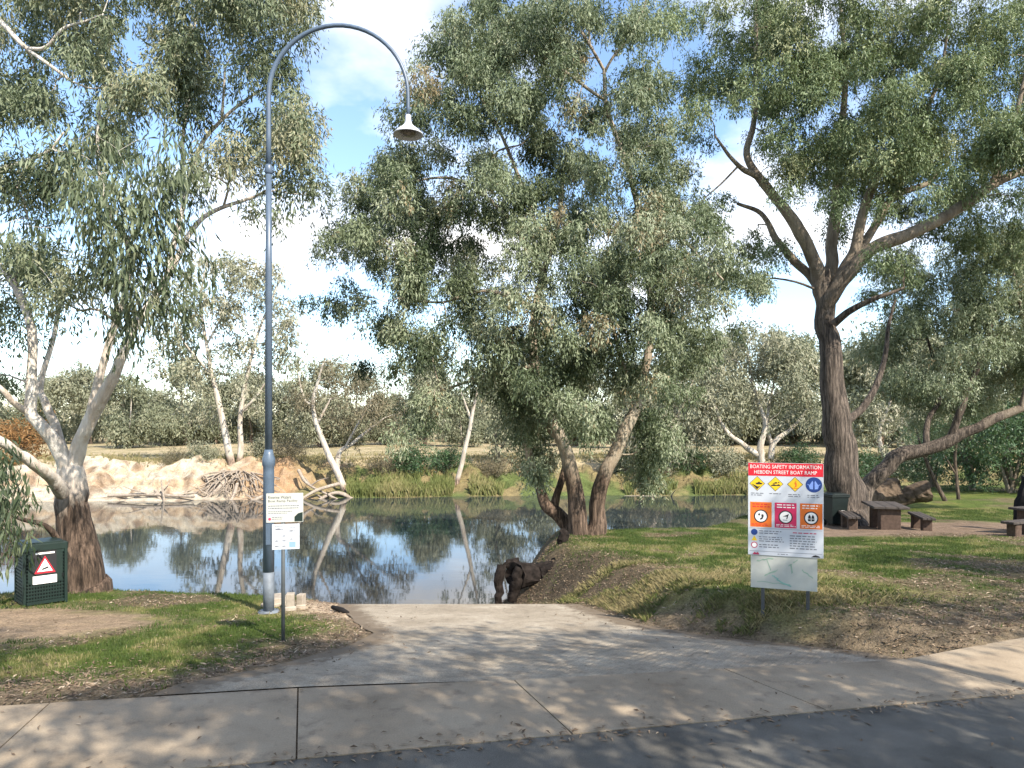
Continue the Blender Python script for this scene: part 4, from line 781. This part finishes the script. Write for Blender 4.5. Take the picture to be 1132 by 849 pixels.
# ------------------------------------------------------------------ lamp post
lp = gpt(297, 677, 9, 13.5); d = float(lp[1]); k = d/F; zy = lambda py: CZ-(py-HY)*k-float(lp[2])
root = empty('street_lamp', tuple(lp), 'tall blue grey swan neck street lamp standing in the left lawn', 'street lamp')
mb = MB(); mb.lathe([(.17, -.05), (.17, .02), (.155, .03), (.155, .035)], n=20); mb.build('base_plate', M['post_grey'], root)
mb = MB(); mb.lathe([(.088, .0), (.088, zy(632))], n=24); mb.build('lower_sleeve', M['post_grey'], root)
mb = MB(); mb.lathe([(.090, zy(632)), (.088, zy(522)), (.088, zy(516)), (.104, zy(514)), (.104, zy(507)), (.078, zy(502)), (.064, zy(497))], n=24); mb.build('upper_sleeve', M['post_blue'], root)
for q in range(4):
    mb = MB(); mb.lathe([(.016, .02), (.016, .05), (.010, .055)], (.135*math.cos(q*math.pi/2+.6), .135*math.sin(q*math.pi/2+.6), 0), 8); mb.build('bolt', M['steel_dark'], root)
mb = MB(); mb.box((.02, -.087, zy(590)), (.075, .012, .34), 0, .004); mb.build('access_hatch', M['post_blue'], root)
r_ = 77*k; zc = zy(105); xtop = (302-297)*k*0
arc = [(r_-r_*math.cos(a), 0, zc+r_*math.sin(a)) for a in np.linspace(0, math.pi, 28)]
arc += [(2*r_+.002, 0, zc-14*k), (2*r_+.004, 0, zc-24*k)]
mb = MB(); mb.lathe([(.060, zy(500)), (.053, zy(300)), (.046, zy(190))], n=20); mb.build('pole', M['post_blue'], root)
mb = MB(); mb.lathe([(.046, zy(193)), (.064, zy(191)), (.064, zy(184)), (.044, zy(182))], n=20); mb.build('collar', M['post_blue'], root)
mb = MB(); mb.tube([(0, 0, zy(185)), (0, 0, zy(150)), (0, 0, zy(112))]+arc, [.043, .041, .040]+[.040-.012*q/29 for q in range(30)], 16); mb.build('swan_neck', M['post_blue'], root)
mb = MB(); zt = zc-22*k; mb.lathe([(.035, .0), (.045, -.01), (.05, -.10), (.062, -.14), (.072, -.16), (.10, -.19), (.19, -.26), (.245, -.315), (.25, -.335), (.238, -.335), (.18, -.27), (.09, -.21), (.06, -.2)], (2*r_+.004, 0, zt), 28, False)
head = mb.build('lamp_shade', M['lamp_metal'], root)
mb = MB(); mb.lathe([(.06, -.2), (.10, -.24), (.13, -.29), (.12, -.33), (.06, -.35), (.01, -.355)], (2*r_+.004, 0, zt), 20); mb.build('lamp_glass', M['lamp_glass'], head)

# ------------------------------------------------------------------ sign helpers
def text_mesh(s, width, height, bold=True):
    cu = bpy.data.curves.new('lettering', 'FONT'); cu.body = s; cu.size = 1; cu.align_x = 'LEFT'; cu.resolution_u = 2
    if bold: cu.offset = .012
    o = bpy.data.objects.new('lettering', cu); COL.objects.link(o); bpy.context.view_layer.update()
    me = bpy.data.meshes.new_from_object(o.evaluated_get(bpy.context.evaluated_depsgraph_get())); bpy.data.objects.remove(o); bpy.data.curves.remove(cu)
    n = len(me.vertices); V = np.empty(n*3, np.float32); me.vertices.foreach_get('co', V); V = V.reshape(-1, 3)
    mn, mx = V.min(0), V.max(0); V[:, 0] = (V[:, 0]-mn[0])/(mx[0]-mn[0])*width; V[:, 1] = (V[:, 1]-mn[1])/(mx[1]-mn[1])*height
    Fs = [tuple(p.vertices) for p in me.polygons]; bpy.data.meshes.remove(me); return V, Fs
class Face:
    """a flat sign face: u, v run 0..1 left to right and top to bottom; prints sit in thin layers on it"""
    def __init__(s, root, x0, z0, w, h, y0): s.root = root; s.x0 = x0; s.z0 = z0; s.w = w; s.h = h; s.y0 = y0; s.parent = root
    def P(s, u, v, l): return (s.x0+u*s.w, s.y0-.0016*l, s.z0-v*s.h)
    def polys(s, name, L, mat, layer=1, parent=None):
        mb = MB()
        for pts in L: mb.poly([s.P(u, v, layer) for u, v in pts][::-1])
        return mb.build(name, mat, parent or s.parent)
    def rect(s, u0, v0, u1, v1): return [(u0, v0), (u1, v0), (u1, v1), (u0, v1)]
    def disc(s, u, v, r, n=24): return [(u+r/s.w*math.cos(2*math.pi*i/n), v+r/s.h*math.sin(2*math.pi*i/n)) for i in range(n)]
    def diamond(s, u, v, r): return [(u, v-r/s.h), (u+r/s.w, v), (u, v+r/s.h), (u-r/s.w, v)]
    def ico(s, u, v, r, pts): return [(u+x*r/s.w, v-y*r/s.h) for x, y in pts]
    def text(s, name, items, mat, layer=2, parent=None):
        mb = MB()
        for tx, u, v, w, h in items:
            V, Fs = text_mesh(tx, w*s.w, h*s.h, False)
            mb.add([(s.x0+u*s.w+a, s.y0-.0016*layer, s.z0-(v+h)*s.h+b) for a, b, _ in V], Fs)
        return mb.build(name, mat, parent or s.parent)
    def lines(s, name, blocks, mat, layer=2, seed=1, parent=None):
        r = random.Random(seed); L = []
        for u0, u1, v0, v1, n in blocks:
            for k in range(n):
                v = v0+(v1-v0)*(k+.2)/n; h = (v1-v0)/n*.42; u = u0; end = u1-(u1-u0)*r.random()*.25
                while u < end:
                    w = r.uniform(.025, .07); L.append(s.rect(u, v, min(u+w, end), v+h)); u += w+.014
        return s.polys(name, L, mat, layer, parent)
# big information sign
sp = gpt(868, 677); SW, SH_ = .935, 1.235
ps = at(868, 512, float(sp[1])); ztop = float(ps[2])
root = empty('information_sign', tuple(sp), 'tall white boating safety sign with red header and orange panels on two posts', 'sign', None, R(-20))
zt = ztop-float(sp[2])
mb = MB(); mb.box((0, 0, zt-SH_/2), (SW, .008, SH_), 0, .002); panel = mb.build('sign_panel', M['sign_white'], root)
mh = .46; mb = MB(); mb.box((-.02, .010, zt-SH_-mh/2+.02), (SW*.885, .006, mh), 0, .002); mapp = mb.build('map_panel', M['sign_cream'], root)
for x in (-.28, .28):
    mb = MB(); zb = gz(float(sp[0])+x*math.cos(R(20)), float(sp[1])-x*math.sin(R(20)))-float(sp[2]); mb.box((x, .036, (zt-.04+zb-.1)/2), (.045, .045, zt-.04-zb+.1), 0, .006); mb.build('post', M['steel_dark'], root)
f = Face(root, -SW/2, zt, SW, SH_, -.004); f.parent = panel
hd = f.polys('header_band', [f.rect(.003, .002, .997, .140)], M['red'], 1)
f.text('header_lettering', [('BOATING SAFETY INFORMATION', .03, .020, .94, .040), ('HEBDEN STREET BOAT RAMP', .085, .080, .83, .038)], M['paper'], 2, hd)
for n_, (u, kind) in enumerate([(.125, 'ramp'), (.37, 'swim'), (.63, 'fall'), (.875, 'jacket')]):
    v = .225; r = .098
    if kind != 'jacket':
        a = f.polys('warning_diamond', [f.diamond(u, v, r)], M['ink'], 1); b = f.polys('diamond_face', [f.diamond(u, v, r*.92)], M['yellow'], 2, a)
        if kind == 'ramp': ic = [[(-.72, -.02), (.1, -.42), (.42, -.30), (.0, -.8)], [(-.25, .12), (.75, .10), (.55, -.1), (-.1, -.12)], [(0, .12), (.25, .3), (.4, .12)]]
        elif kind == 'swim': ic = [[(-.55, -.18), (-.2, -.02), (.1, -.16), (.45, -.02), (.6, -.16), (.6, -.26), (-.55, -.28)], [(-.4, .05), (.1, .28), (.3, .1), (0, .04)], [(.32, .2), (.42, .3), (.52, .2), (.42, .1)]]
        else: ic = [[(-.1, -.45), (.05, -.1), (-.12, .2), (.1, .3), (.22, .05), (.2, -.3)], [(.0, .36), (.1, .46), (.2, .36), (.1, .28)], [(-.42, -.4), (-.2, -.5), (.4, -.45), (.3, -.58), (-.4, -.55)]]
        f.polys('pictogram', [f.ico(u, v, r, q) for q in ic], M['ink'] if kind != 'fall' else M['orange'], 3, a)
    else:
        a = f.polys('mandatory_disc', [f.disc(u, v, r*1.02, 32)], M['blue'], 1)
        f.polys('pictogram', [f.ico(u, v, r, q) for q in [[(-.16, .55), (-.62, -.15), (-.5, -.55), (-.1, -.6), (-.08, .3)], [(.16, .55), (.62, -.15), (.5, -.55), (.1, -.6), (.08, .3)], [(-.8, .1), (-.55, .0), (-.6, -.1), (-.8, .02)], [(.8, .1), (.55, .0), (.6, -.1), (.8, .02)]]], M['sky_blue'], 2, a)
f.lines('captions', [(.04, .22, .322, .362, 2), (.29, .45, .322, .342, 1), (.54, .73, .326, .366, 2), (.79, .96, .328, .368, 2)], M['ink_grey'], 1, 3)
for n_, (u0, u1, mt) in enumerate([(.03, .32, 'orange'), (.36, .65, 'crimson'), (.695, .985, 'orange')]):
    pn = f.polys('poster', [f.rect(u0, .425, u1, .695)], M[mt], 1); uc = (u0+u1)/2
    f.lines('poster_lettering', [(u0+.03, u1-.01, .437, .490, 2), (u0+.02, u1-.01, .655, .685, 2)], M['paper'] if n_ else M['red'], 2, 7+n_, pn)
    rg = f.polys('ring', [f.disc(uc, .578, .088, 32)], M['ink'], 2, pn); f.polys('ring_face', [f.disc(uc, .578, .073, 32)], M['paper'], 3, rg)
    r = .07
    ic = [[[(-.45, .5), (-.2, .55), (-.1, .25), (-.3, .1), (-.5, .2)], [(.1, .35), (.45, .35), (.5, 0), (.3, -.5), (-.1, -.7), (-.2, -.5), (.15, -.2), (.1, 0)]],
          [[(-.5, .1), (.6, .6), (.45, .2), (.3, -.3), (.1, -.4), (.25, .1)], [(-.5, -.5), (.3, -.55), (.3, -.62), (-.5, -.6)]],
          [[(-.55, -.1), (-.5, .35), (-.3, .65), (-.1, .35), (-.05, -.1)], [(.55, -.1), (.5, .35), (.3, .65), (.1, .35), (.05, -.1)], [(-.6, -.2), (-.06, -.2), (-.06, -.6), (-.55, -.55)], [(.6, -.2), (.06, -.2), (.06, -.6), (.55, -.55)]]][n_]
    f.polys('pictogram', [f.ico(uc, .578, r, q) for q in ic], M['ink'], 4, rg)
f.polys('rule', [f.rect(.02, .955, .98, .959), f.rect(.02, .708, .98, .711)], M['ink_grey'], 1)
b_ = f.polys('notice_symbol', [f.disc(.085, .752, .042)], M['blue'], 1); b_ = f.polys('notice_symbol', [[(.045, .845), (.085, .790), (.125, .845)]], M['yellow'], 1); b_ = f.polys('notice_symbol', [f.disc(.085, .892, .042)], M['ink_red'], 1); f.polys('symbol_face', [f.disc(.085, .892, .03)], M['paper'], 2, b_)
f.lines('body_text', [(.15, .49, .728, .775, 2), (.15, .49, .792, .860, 3), (.15, .45, .875, .925, 2), (.56, .96, .765, .925, 6)], M['ink_grey'], 1, 12)
f.lines('body_heading', [(.60, .92, .732, .757, 1)], M['ink_red'], 1, 14)
f.polys('crest', [[(.06, .995), (.085, .968), (.11, .978), (.135, .968), (.155, .995)]], M['ink_red'], 1); f.polys('crest', [[(.84, .992), (.87, .975), (.90, .968), (.94, .978), (.96, .992)]], M['ink'], 1)
f.lines('footer_text', [(.40, .58, .972, .990, 1)], M['ink_grey'], 1, 15)
f2 = Face(root, -SW*.4425-.02, zt-SH_+.02, SW*.885, mh, .007); f2.parent = mapp
rr = random.Random(8)
def streak(u, v, du, dv, w, n=7):
    top = []; bot = []
    for q in range(n): t_ = q/(n-1); j = rr.uniform(-.02, .02); top.append((u+du*t_, v+dv*t_+j)); bot.append((u+du*t_-w*.3, v+dv*t_+w+j))
    return top+bot[::-1]
f2.polys('map_print', [streak(.1, .2, .25, -.1, .04), streak(.25, .15, .06, .3, .03), streak(.22, .62, .2, -.2, .06), streak(.58, .3, .14, -.2, .05), streak(.62, .25, .02, .25, .06), streak(.78, .4, .16, .2, .03), streak(.1, .8, .5, .05, .02)], M['map_green'], 1)
f2.polys('map_river', [streak(.40, .70, .22, .2, .035), streak(.33, .6, .1, .1, .03)], M['map_teal'], 2)

# small sign
pp = gpt(313, 709); d = float(pp[1]); k = d/F; zy = lambda py: CZ-(py-HY)*k-float(pp[2])
root = empty('fishing_sign', tuple(pp), 'small white fishing notice of two plates on a thin dark pole beside the lamp post', 'sign', None, R(14))
mb = MB(); mb.lathe([(.024, -.1), (.024, zy(546))], n=12); mb.build('pole', M['pole_green'], root)
w1_, h1 = 39*k, 32*k; mb = MB(); mb.box((2*k, -.030, zy(561)), (w1_, .006, h1), 0, .002); pl = mb.build('upper_plate', M['sign_cream'], root)
w2_, h2 = 29*k, 28*k; mb = MB(); mb.box((3*k, -.028, zy(593)), (w2_, .006, h2), 0, .002); pl2 = mb.build('lower_plate', M['sign_white'], root)
f = Face(root, 2*k-w1_/2, zy(561)+h1/2, w1_, h1, -.033); f.parent = pl
f.text('lettering', [('Riverine Waters', .05, .08, .62, .11), ('Boat Ramp Facility', .05, .22, .80, .11)], M['ink'], 1)
f.lines('body_text', [(.05, .92, .40, .56, 2), (.05, .72, .60, .72, 2), (.15, .45, .80, .92, 2)], M['ink_grey'], 1, 21)
f.polys('emblem', [[(.76, .98), (.76, .82), (.86, .70), (.985, .66), (.985, .98)]], M['bin_green'], 1); f.polys('crest', [f.disc(.09, .88, .018)], M['ink_red'], 1)
f = Face(root, 3*k-w2_/2, zy(593)+h2/2, w2_, h2, -.031); f.parent = pl2
fish = [(-1, .0), (-.7, .35), (.0, .5), (.6, .1), (1, .4), (.9, 0), (1, -.4), (.6, -.1), (0, -.4), (-.7, -.3)]
f.polys('fish_print', [f.ico(u, v, r, [(x, y*.55) for x, y in fish]) for u, v, r in [(.25, .2, .05), (.72, .28, .04), (.45, .47, .034), (.18, .66, .034), (.45, .66, .034), (.18, .87, .034), (.45, .87, .034), (.72, .6, .03)]], M['ink_grey'], 1)
f.polys('notice_square', [f.rect(.62, .7, .86, .92)], M['sky_blue'], 1); f.lines('captions', [(.1, .5, .06, .12, 1), (.6, .9, .12, .18, 1), (.1, .9, .94, .97, 1)], M['ink_grey'], 1, 23)

# ------------------------------------------------------------------ litter bin enclosure
bp = gpt(47, 671); d = float(bp[1]); k = d/F; S = .66; H = 1.07
root = empty('litter_bin', tuple(bp+np.array([-.30, .42, -.02])), 'dark green steel litter bin enclosure with a warning triangle under the left gum', 'bin', None, R(45))
mb = MB(); h = S/2
for sx in (-1, 1):
    for sy in (-1, 1): mb.box((sx*(h-.02), sy*(h-.02), H/2), (.05, .05, H), 0, .006)
for z in (.06, H-.14):
    for sx in (-1, 1): mb.box((sx*(h-.015), 0, z), (.03, S-.1, .05)); mb.box((0, sx*(h-.015), z), (S-.1, .03, .05))
mb.build('frame', M['bin_green'], root)
mb = MB(); mb.box((0, 0, H-.06), (S+.02, S+.02, .13), 0, .015); mb.box((0, 0, H+.01), (S-.1, S-.1, .03), 0, .01); lid = mb.build('lid', M['bin_green'], root)
mb = MB(); mb.box((0, 0, .5), (S-.14, S-.14, .86)); mb.build('inner_bin', M['bin_dark'], root)
def lattice(rz, vb=13, hb=14, skip=None):
    mb = MB(); n0 = len(mb.v)
    for q in range(vb): mb.box((-h+.06+(S-.12)*(q+.5)/vb, -h+.018, .5), ((S-.12)/vb*.45, .006, .84))
    for q in range(hb): mb.box((0, -h+.012, .09+.80*(q+.5)/hb), (S-.1, .006, .80/hb*.42))
    c_, s_ = math.cos(rz), math.sin(rz); mb.v = [(x*c_-y*s_, x*s_+y*c_, z) for x, y, z in mb.v]
    return mb
for rz in (R(-90), R(90), R(180)): lattice(rz).build('mesh_panel', M['bin_green'], root)
dm = lattice(0); dm.box((0, -h+.006, .66), (S-.14, .008, .50), 0, .003); dm.box((0, -h+.004, .885), (S-.2, .006, .03)); door = dm.build('door', M['bin_green'], root)
mb = MB(); mb.box((S/2-.07, -h-.002, .5), (.025, .02, .06), 0, .004); mb.build('latch', M['bin_dark'], door)
f = Face(root, -h+.14, .96, .36, .60, -h+.001); f.parent = door
a = f.polys('notice', [f.rect(.02, .0, .98, .70)], M['ink'], 1)
f.polys('notice_band', [f.rect(.1, .06, .9, .11)], M['paper'], 2, a); f.polys('triangle', [[(.5, .16), (.94, .66), (.06, .66)]], M['red'], 2, a); f.polys('triangle_face', [[(.5, .24), (.82, .61), (.18, .61)]], M['paper'], 3, a); f.polys('pictogram', [[(.35, .53), (.62, .47), (.66, .52), (.4, .57)]], M['ink'], 4, a)
b_ = f.polys('label_plate', [f.rect(.0, .73, 1.0, .96)], M['paper'], 1); f.lines('label_text', [(.1, .9, .78, .9, 2)], M['ink_grey'], 2, 31, b_)
mb = MB(); mb.box((h+.004, -h+.10, .43), (.006, .13, .30)); mb.build('side_plate', M['sky_blue'], root)

# ------------------------------------------------------------------ wheelie bins
def wheelie(loc, rz, label):
    root = empty('wheelie_bin', loc, label, 'bin', 'wheelie bins by the massive trunk', rz)
    mb = MB(); P = []; 
    for z, w, dd in ((.10, .44, .46), (.5, .5, .54), (.93, .56, .64), (.96, .60, .68), (1.0, .60, .68)):
        P.append([(-w/2, -dd/2, z), (w/2, -dd/2, z), (w/2, dd/2, z), (-w/2, dd/2, z)])
    V = [v for r in P for v in r]; Fs = [(q*4+i, q*4+(i+1) % 4, q*4+4+(i+1) % 4, q*4+4+i) for q in range(4) for i in range(4)]+[(3, 2, 1, 0), (16, 17, 18, 19)]
    mb.add(V, Fs); mb.build('body', M['wheelie'], root)
    mb = MB(); mb.box((0, 0, 1.025), (.62, .70, .045), 0, .015); mb.box((0, -.1, 1.055), (.45, .4, .03), 0, .012); mb.build('lid', M['wheelie'], root)
    for sx in (-1, 1):
        mb = MB(); V = [(sx*.25+a, .22+.10*math.cos(t_), .10+.10*math.sin(t_)) for a in (-.03, .03) for t_ in np.linspace(0, 2*math.pi, 16, endpoint=False)]
        mb.add(V, [(i, (i+1) % 16, 16+(i+1) % 16, 16+i) for i in range(16)]+[tuple(range(15, -1, -1)), tuple(range(16, 32))]); mb.build('wheel', M['bin_dark'], root)
    mb = MB(); mb.tube([(-.22, .36, .98), (-.22, .42, 1.0), (.22, .42, 1.0), (.22, .36, .98)], .018, 8); mb.build('handle', M['bin_dark'], root)
    mb = MB(); mb.box((.1, -.272, .55), (.12, .004, .14)); mb.build('sticker', M['paper'], root)
w_a = gpt(914, 579, 18, 30); w_b = gpt(931, 577, 18, 30)
wheelie((float(w_a[0]), float(w_a[1])-.6, float(w_a[2])+.01), R(8), 'wheelie bin half hidden behind the big sign')
wheelie((float(w_b[0]), float(w_b[1])-.3, float(w_b[2])+.01), R(-12), 'wheelie bin standing right against the massive tree trunk')

# ------------------------------------------------------------------ picnic furniture
def slab_seat(name, cat, label, loc, rz, L, Wd, Ht, sup, group):
    root = empty(name, loc, label, cat, group, rz)
    mb = MB(); n = 3
    for q in range(n): mb.box(((q-1)*Wd/n, 0, Ht-.035), (Wd/n-.008, L, .07), 0, .01)
    mb.build('tabletop' if cat == 'table' else 'seat', M['table'], root)
    for sy in (-1, 1):
        mb = MB(); mb.box((0, sy*(L*.5-.30), (Ht-.07)/2-.05), (sup[0], sup[1], Ht-.07+.1), 0, .02); mb.build('support', M['table_base'], root)
def picnic(px, py, rz, which, near=True):
    p = gpt(px, py, 15, 28); c, s_ = math.cos(rz), math.sin(rz)
    P3 = lambda x, y: (float(p[0])+x*c-y*s_, float(p[1])+x*s_+y*c, gz(float(p[0])+x*c-y*s_, float(p[1])+x*s_+y*c))
    slab_seat('picnic_table', 'table', which[0], P3(0, 0), rz, 1.75, .98, .74, (.56, .34), 'dark picnic tables')
    slab_seat('picnic_bench', 'bench', which[1], P3(-1.0, 0), rz, 1.65, .36, .45, (.26, .26), 'dark picnic benches')
    slab_seat('picnic_bench', 'bench', which[2], P3(1.0, 0), rz, 1.65, .36, .45, (.26, .26), 'dark picnic benches')
picnic(978, 584, R(-15), ['dark slab picnic table standing on bare dirt in front of the fallen log', 'dark bench on the left side of the whole picnic table', 'dark bench on the right side of the whole picnic table'])
q = (15.1, 20.4)
slab_seat('picnic_table', 'table', 'dark picnic table cut off by the right picture edge', (15.2, 20.7, gz(15.2, 20.7)), R(-70), 1.75, .82, .74, (.5, .34), 'dark picnic tables')
slab_seat('picnic_bench', 'bench', 'dark bench at the right picture edge on the bare dirt', (14.0, 19.7, gz(14.0, 19.7)), R(-66), 1.65, .36, .45, (.26, .26), 'dark picnic benches')

# ------------------------------------------------------------------ grass, litter, reeds
def blades(name, X, Y, hmin, hmax, w, mat, vm, seed, lean=.35, per=3):
    r = np.random.default_rng(seed); n = len(X); Z = height(X, Y)-.01
    X = np.repeat(X, per)+r.normal(0, .02, n*per); Y = np.repeat(Y, per)+r.normal(0, .02, n*per); Z = np.repeat(Z, per); n *= per
    hh = r.uniform(hmin, hmax, n); a = r.uniform(0, 6.283, n); b = r.uniform(0, 6.283, n); ln = hh*lean*r.uniform(.2, 1.3, n)
    P = np.stack([X, Y, Z], 1); s = np.stack([np.cos(a), np.sin(a), a*0], 1)*w*r.uniform(.6, 1.3, (n, 1))
    tip = P+np.stack([np.cos(b)*ln, np.sin(b)*ln, hh], 1); mid = P+np.stack([np.cos(b)*ln*.3, np.sin(b)*ln*.3, hh*.55], 1)
    V = np.stack([P-s, P+s, mid+s*.7, tip], 1).reshape(-1, 3); 
    o = link(name, np_mesh(name, V, np.arange(4*n).reshape(n, 4), False, {'v': ('FLOAT', 'FACE', np.clip(np.repeat(vm, per)+r.normal(0, .15, n), 0, 1))}), mat); o['kind'] = 'stuff'; return o
M['grass'] = leaf_mat('grass_blades', [(0, (.040, .066, .015)), (.4, (.080, .120, .028)), (.7, (.16, .165, .06)), (1, (.30, .25, .13))], .55, .25, .3)
M['reed'] = leaf_mat('reed_blades', [(0, (.10, .13, .04)), (.5, (.20, .22, .075)), (1, (.33, .28, .14))], .55, .25, .3)
M['litter'] = leaf_mat('leaf_litter_colours', [(0, (.07, .045, .03)), (.4, (.15, .105, .07)), (.75, (.26, .19, .13)), (1, (.42, .34, .25))], .7, .05, .2)
def scatter(n, x0, x1, y0, y1, seed):
    r = np.random.default_rng(seed); X = r.uniform(x0, x1, n); Y = y0+(y1-y0)*r.random(n)**1.15
    ok = (np.abs(X/Y) < .80) & (Y > back_y(X)+.03) & ((X < edge_l(Y)-.05) | (X > edge_r(Y)+.05)); return X[ok], Y[ok], r
X, Y, r = scatter(330000, -12, 20, 6.5, 30, 61); Z = height(X, Y)
na = fbm(X*.45+5, Y*.45, 4); nb_ = fbm(X*1.6+50, Y*1.6+8, 4)
mulch = (X > 7.6) & (Y > 19.2) & (Y < 25.3); dirt = (((X+7.6)/2.3)**2+((Y-10.6)/1.6)**2 < 1) | (((X+3)/1.0)**2+((Y-12.8)/1.2)**2 < 1)
dE = np.minimum(np.abs(edge_l(Y)-X), np.abs(X-edge_r(Y))); dP = Y-back_y(X)
prob = sstep(.60, .44, .6*na+.4*nb_)*sstep(.2, 1.1, dE+(nb_-.5)*.8)*sstep(.3, 1.5, dP+(nb_-.5)*1.4)*np.where(X > 3.2, sstep(.8, 2.6, dP+(na-.5)*2), 1)
prob = prob*(1-.5*sstep(2.7, 1.3, X-edge_r(Y)+(nb_-.5)*1.8)*sstep(12.4, 13.6, Y)*(X > edge_r(Y)))
ok = (r.random(len(X)) < np.clip(prob+.05, 0, 1)) & ~mulch & ~dirt & (Z > -1.6)
X, Y, nb_ = X[ok], Y[ok], nb_[ok]
blades('grass', X, Y, .02, .07, .0055, M['grass'], .18+.75*sstep(.45, .7, nb_), 62)
# longer straw grass on the slope right of the ramp
r = np.random.default_rng(63); Y = r.uniform(9.6, 14.5, 9000); X = edge_r(Y)+.15+np.abs(r.normal(0, 1.2, 9000)); nn = fbm(X*1.3+3, Y*1.3, 3); ok = (nn > .44) & (X < edge_r(Y)+3.5)
blades('long_grass', X[ok], Y[ok], .03, .11, .0035, M['grass'], .62+.6*(nn[ok]-.44)/.3, 64, 1.0)
# reeds on the far bank
r = np.random.default_rng(65); pxs = np.concatenate([r.uniform(385, 500, 4200), r.uniform(520, 600, 1500), r.uniform(690, 900, 3200), r.uniform(940, 1010, 700)]); s_ = np.abs(r.normal(1.2, .9, len(pxs)))
Yr = 60+0*pxs
for _ in range(6): Yr = far_edge((pxs-HX)/F*Yr)+s_
Xr = (pxs-HX)/F*Yr; nn = fbm(Xr*.4, Yr*.4+9, 3); ok = nn > np.where(pxs < 505, .30, .47)
blades('reeds', Xr[ok], Yr[ok], .3, .95, .03, M['reed'], .25+1.1*(nn[ok]-.3), 66, .35, 4)
# dry grass on the paddock and cliff top
r = np.random.default_rng(67); pxs = r.uniform(-30, 1160, 16000); s_ = 5.0+np.abs(r.normal(0, 6, len(pxs))); Yr = 60+0*pxs
for _ in range(6): Yr = far_edge((pxs-HX)/F*Yr)+s_
Xr = (pxs-HX)/F*Yr; nn = fbm(Xr*.3, Yr*.3+4, 3); ok = nn > .42
blades('dry_paddock_grass', Xr[ok], Yr[ok], .12, .35, .03, M['grass'], .95+.3*(nn[ok]-.4), 68, .5, 3)
# leaf litter
X, Y, r = scatter(170000, -11, 14, 5.5, 20, 71)
nb_ = fbm(X*1.6+50, Y*1.6+8, 4); na = fbm(X*.45+5, Y*.45, 4); dE = np.minimum(np.abs(edge_l(Y)-X), np.abs(X-edge_r(Y))); dP = Y-back_y(X)
pr = np.maximum(np.maximum(sstep(1.2, .1, dE+(nb_-.5))*(Y < 15), sstep(1.8, .2, dP+(nb_-.5)*1.4)), np.where(X > 3, sstep(3.2, 1.2, dP+(na-.5)*2), 0)); pr = np.maximum(pr, sstep(.5, .64, .6*na+.4*nb_)*.7); pr = np.maximum(pr, (X > edge_r(Y))*sstep(3.2, 1.0, X-edge_r(Y))*sstep(11.5, 13, Y)*.8)
ok = r.random(len(X)) < pr*.85+.03; X, Y = X[ok], Y[ok]
r = np.random.default_rng(72); m = 2600; X2 = r.uniform(-5.5, 8.5, m); Y2 = r.uniform(3.6, 13.3, m)
keep = (r.random(m) < np.where(Y2 < front_y(X2), .30, np.where(Y2 < back_y(X2), .22, sstep(1.6, 0, np.minimum(np.abs(X2-edge_l(Y2)), np.abs(X2-edge_r(Y2))))*.9+.05)))
m3 = 550; X3 = r.uniform(-6, 7.5, m3); Y3 = front_y(X3)+r.normal(-.03, .07, m3); X2 = np.concatenate([X2[keep], X3]); Y2 = np.concatenate([Y2[keep], Y3]); keep = np.ones(len(X2), bool)
X = np.concatenate([X, X2[keep]]); Y = np.concatenate([Y, Y2[keep]]); n = len(X)
Z = np.where(Y < front_y(X), -.010, height(X, Y)+.008); a = r.uniform(0, 6.283, n); D = np.stack([np.cos(a), np.sin(a), np.where(Y < back_y(X), .03, r.normal(0, .22, n))], 1); D /= np.linalg.norm(D, axis=1, keepdims=True)
Vv, Qq = leaf_quads(np.stack([X, Y, Z], 1), D, r.uniform(.035, .10, n), r.uniform(.010, .020, n), 73)
# lay the blades flat: rotate side vectors into the ground plane
Vv = Vv.reshape(n, 4, 3); sd = np.stack([-np.sin(a), np.cos(a), r.normal(0, .25, n)], 1)*r.uniform(.006, .012, n)[:, None]; mid = (Vv[:, 1]+Vv[:, 3])/2; mid[:, 2] = Z+r.uniform(.002, .014, n); Vv[:, 1] = mid+sd; Vv[:, 3] = mid-sd; Vv[:, 2, 2] = np.maximum(Vv[:, 2, 2], Z)
o = link('leaf_litter', np_mesh('leaf_litter', Vv.reshape(-1, 3), Qq, False, {'v': ('FLOAT', 'FACE', np.clip(r.normal(.5, .25, n), 0, 1))}), M['litter']); o['kind'] = 'stuff'
print('leaf faces', sum(len(m.polygons) for m in bpy.data.meshes))
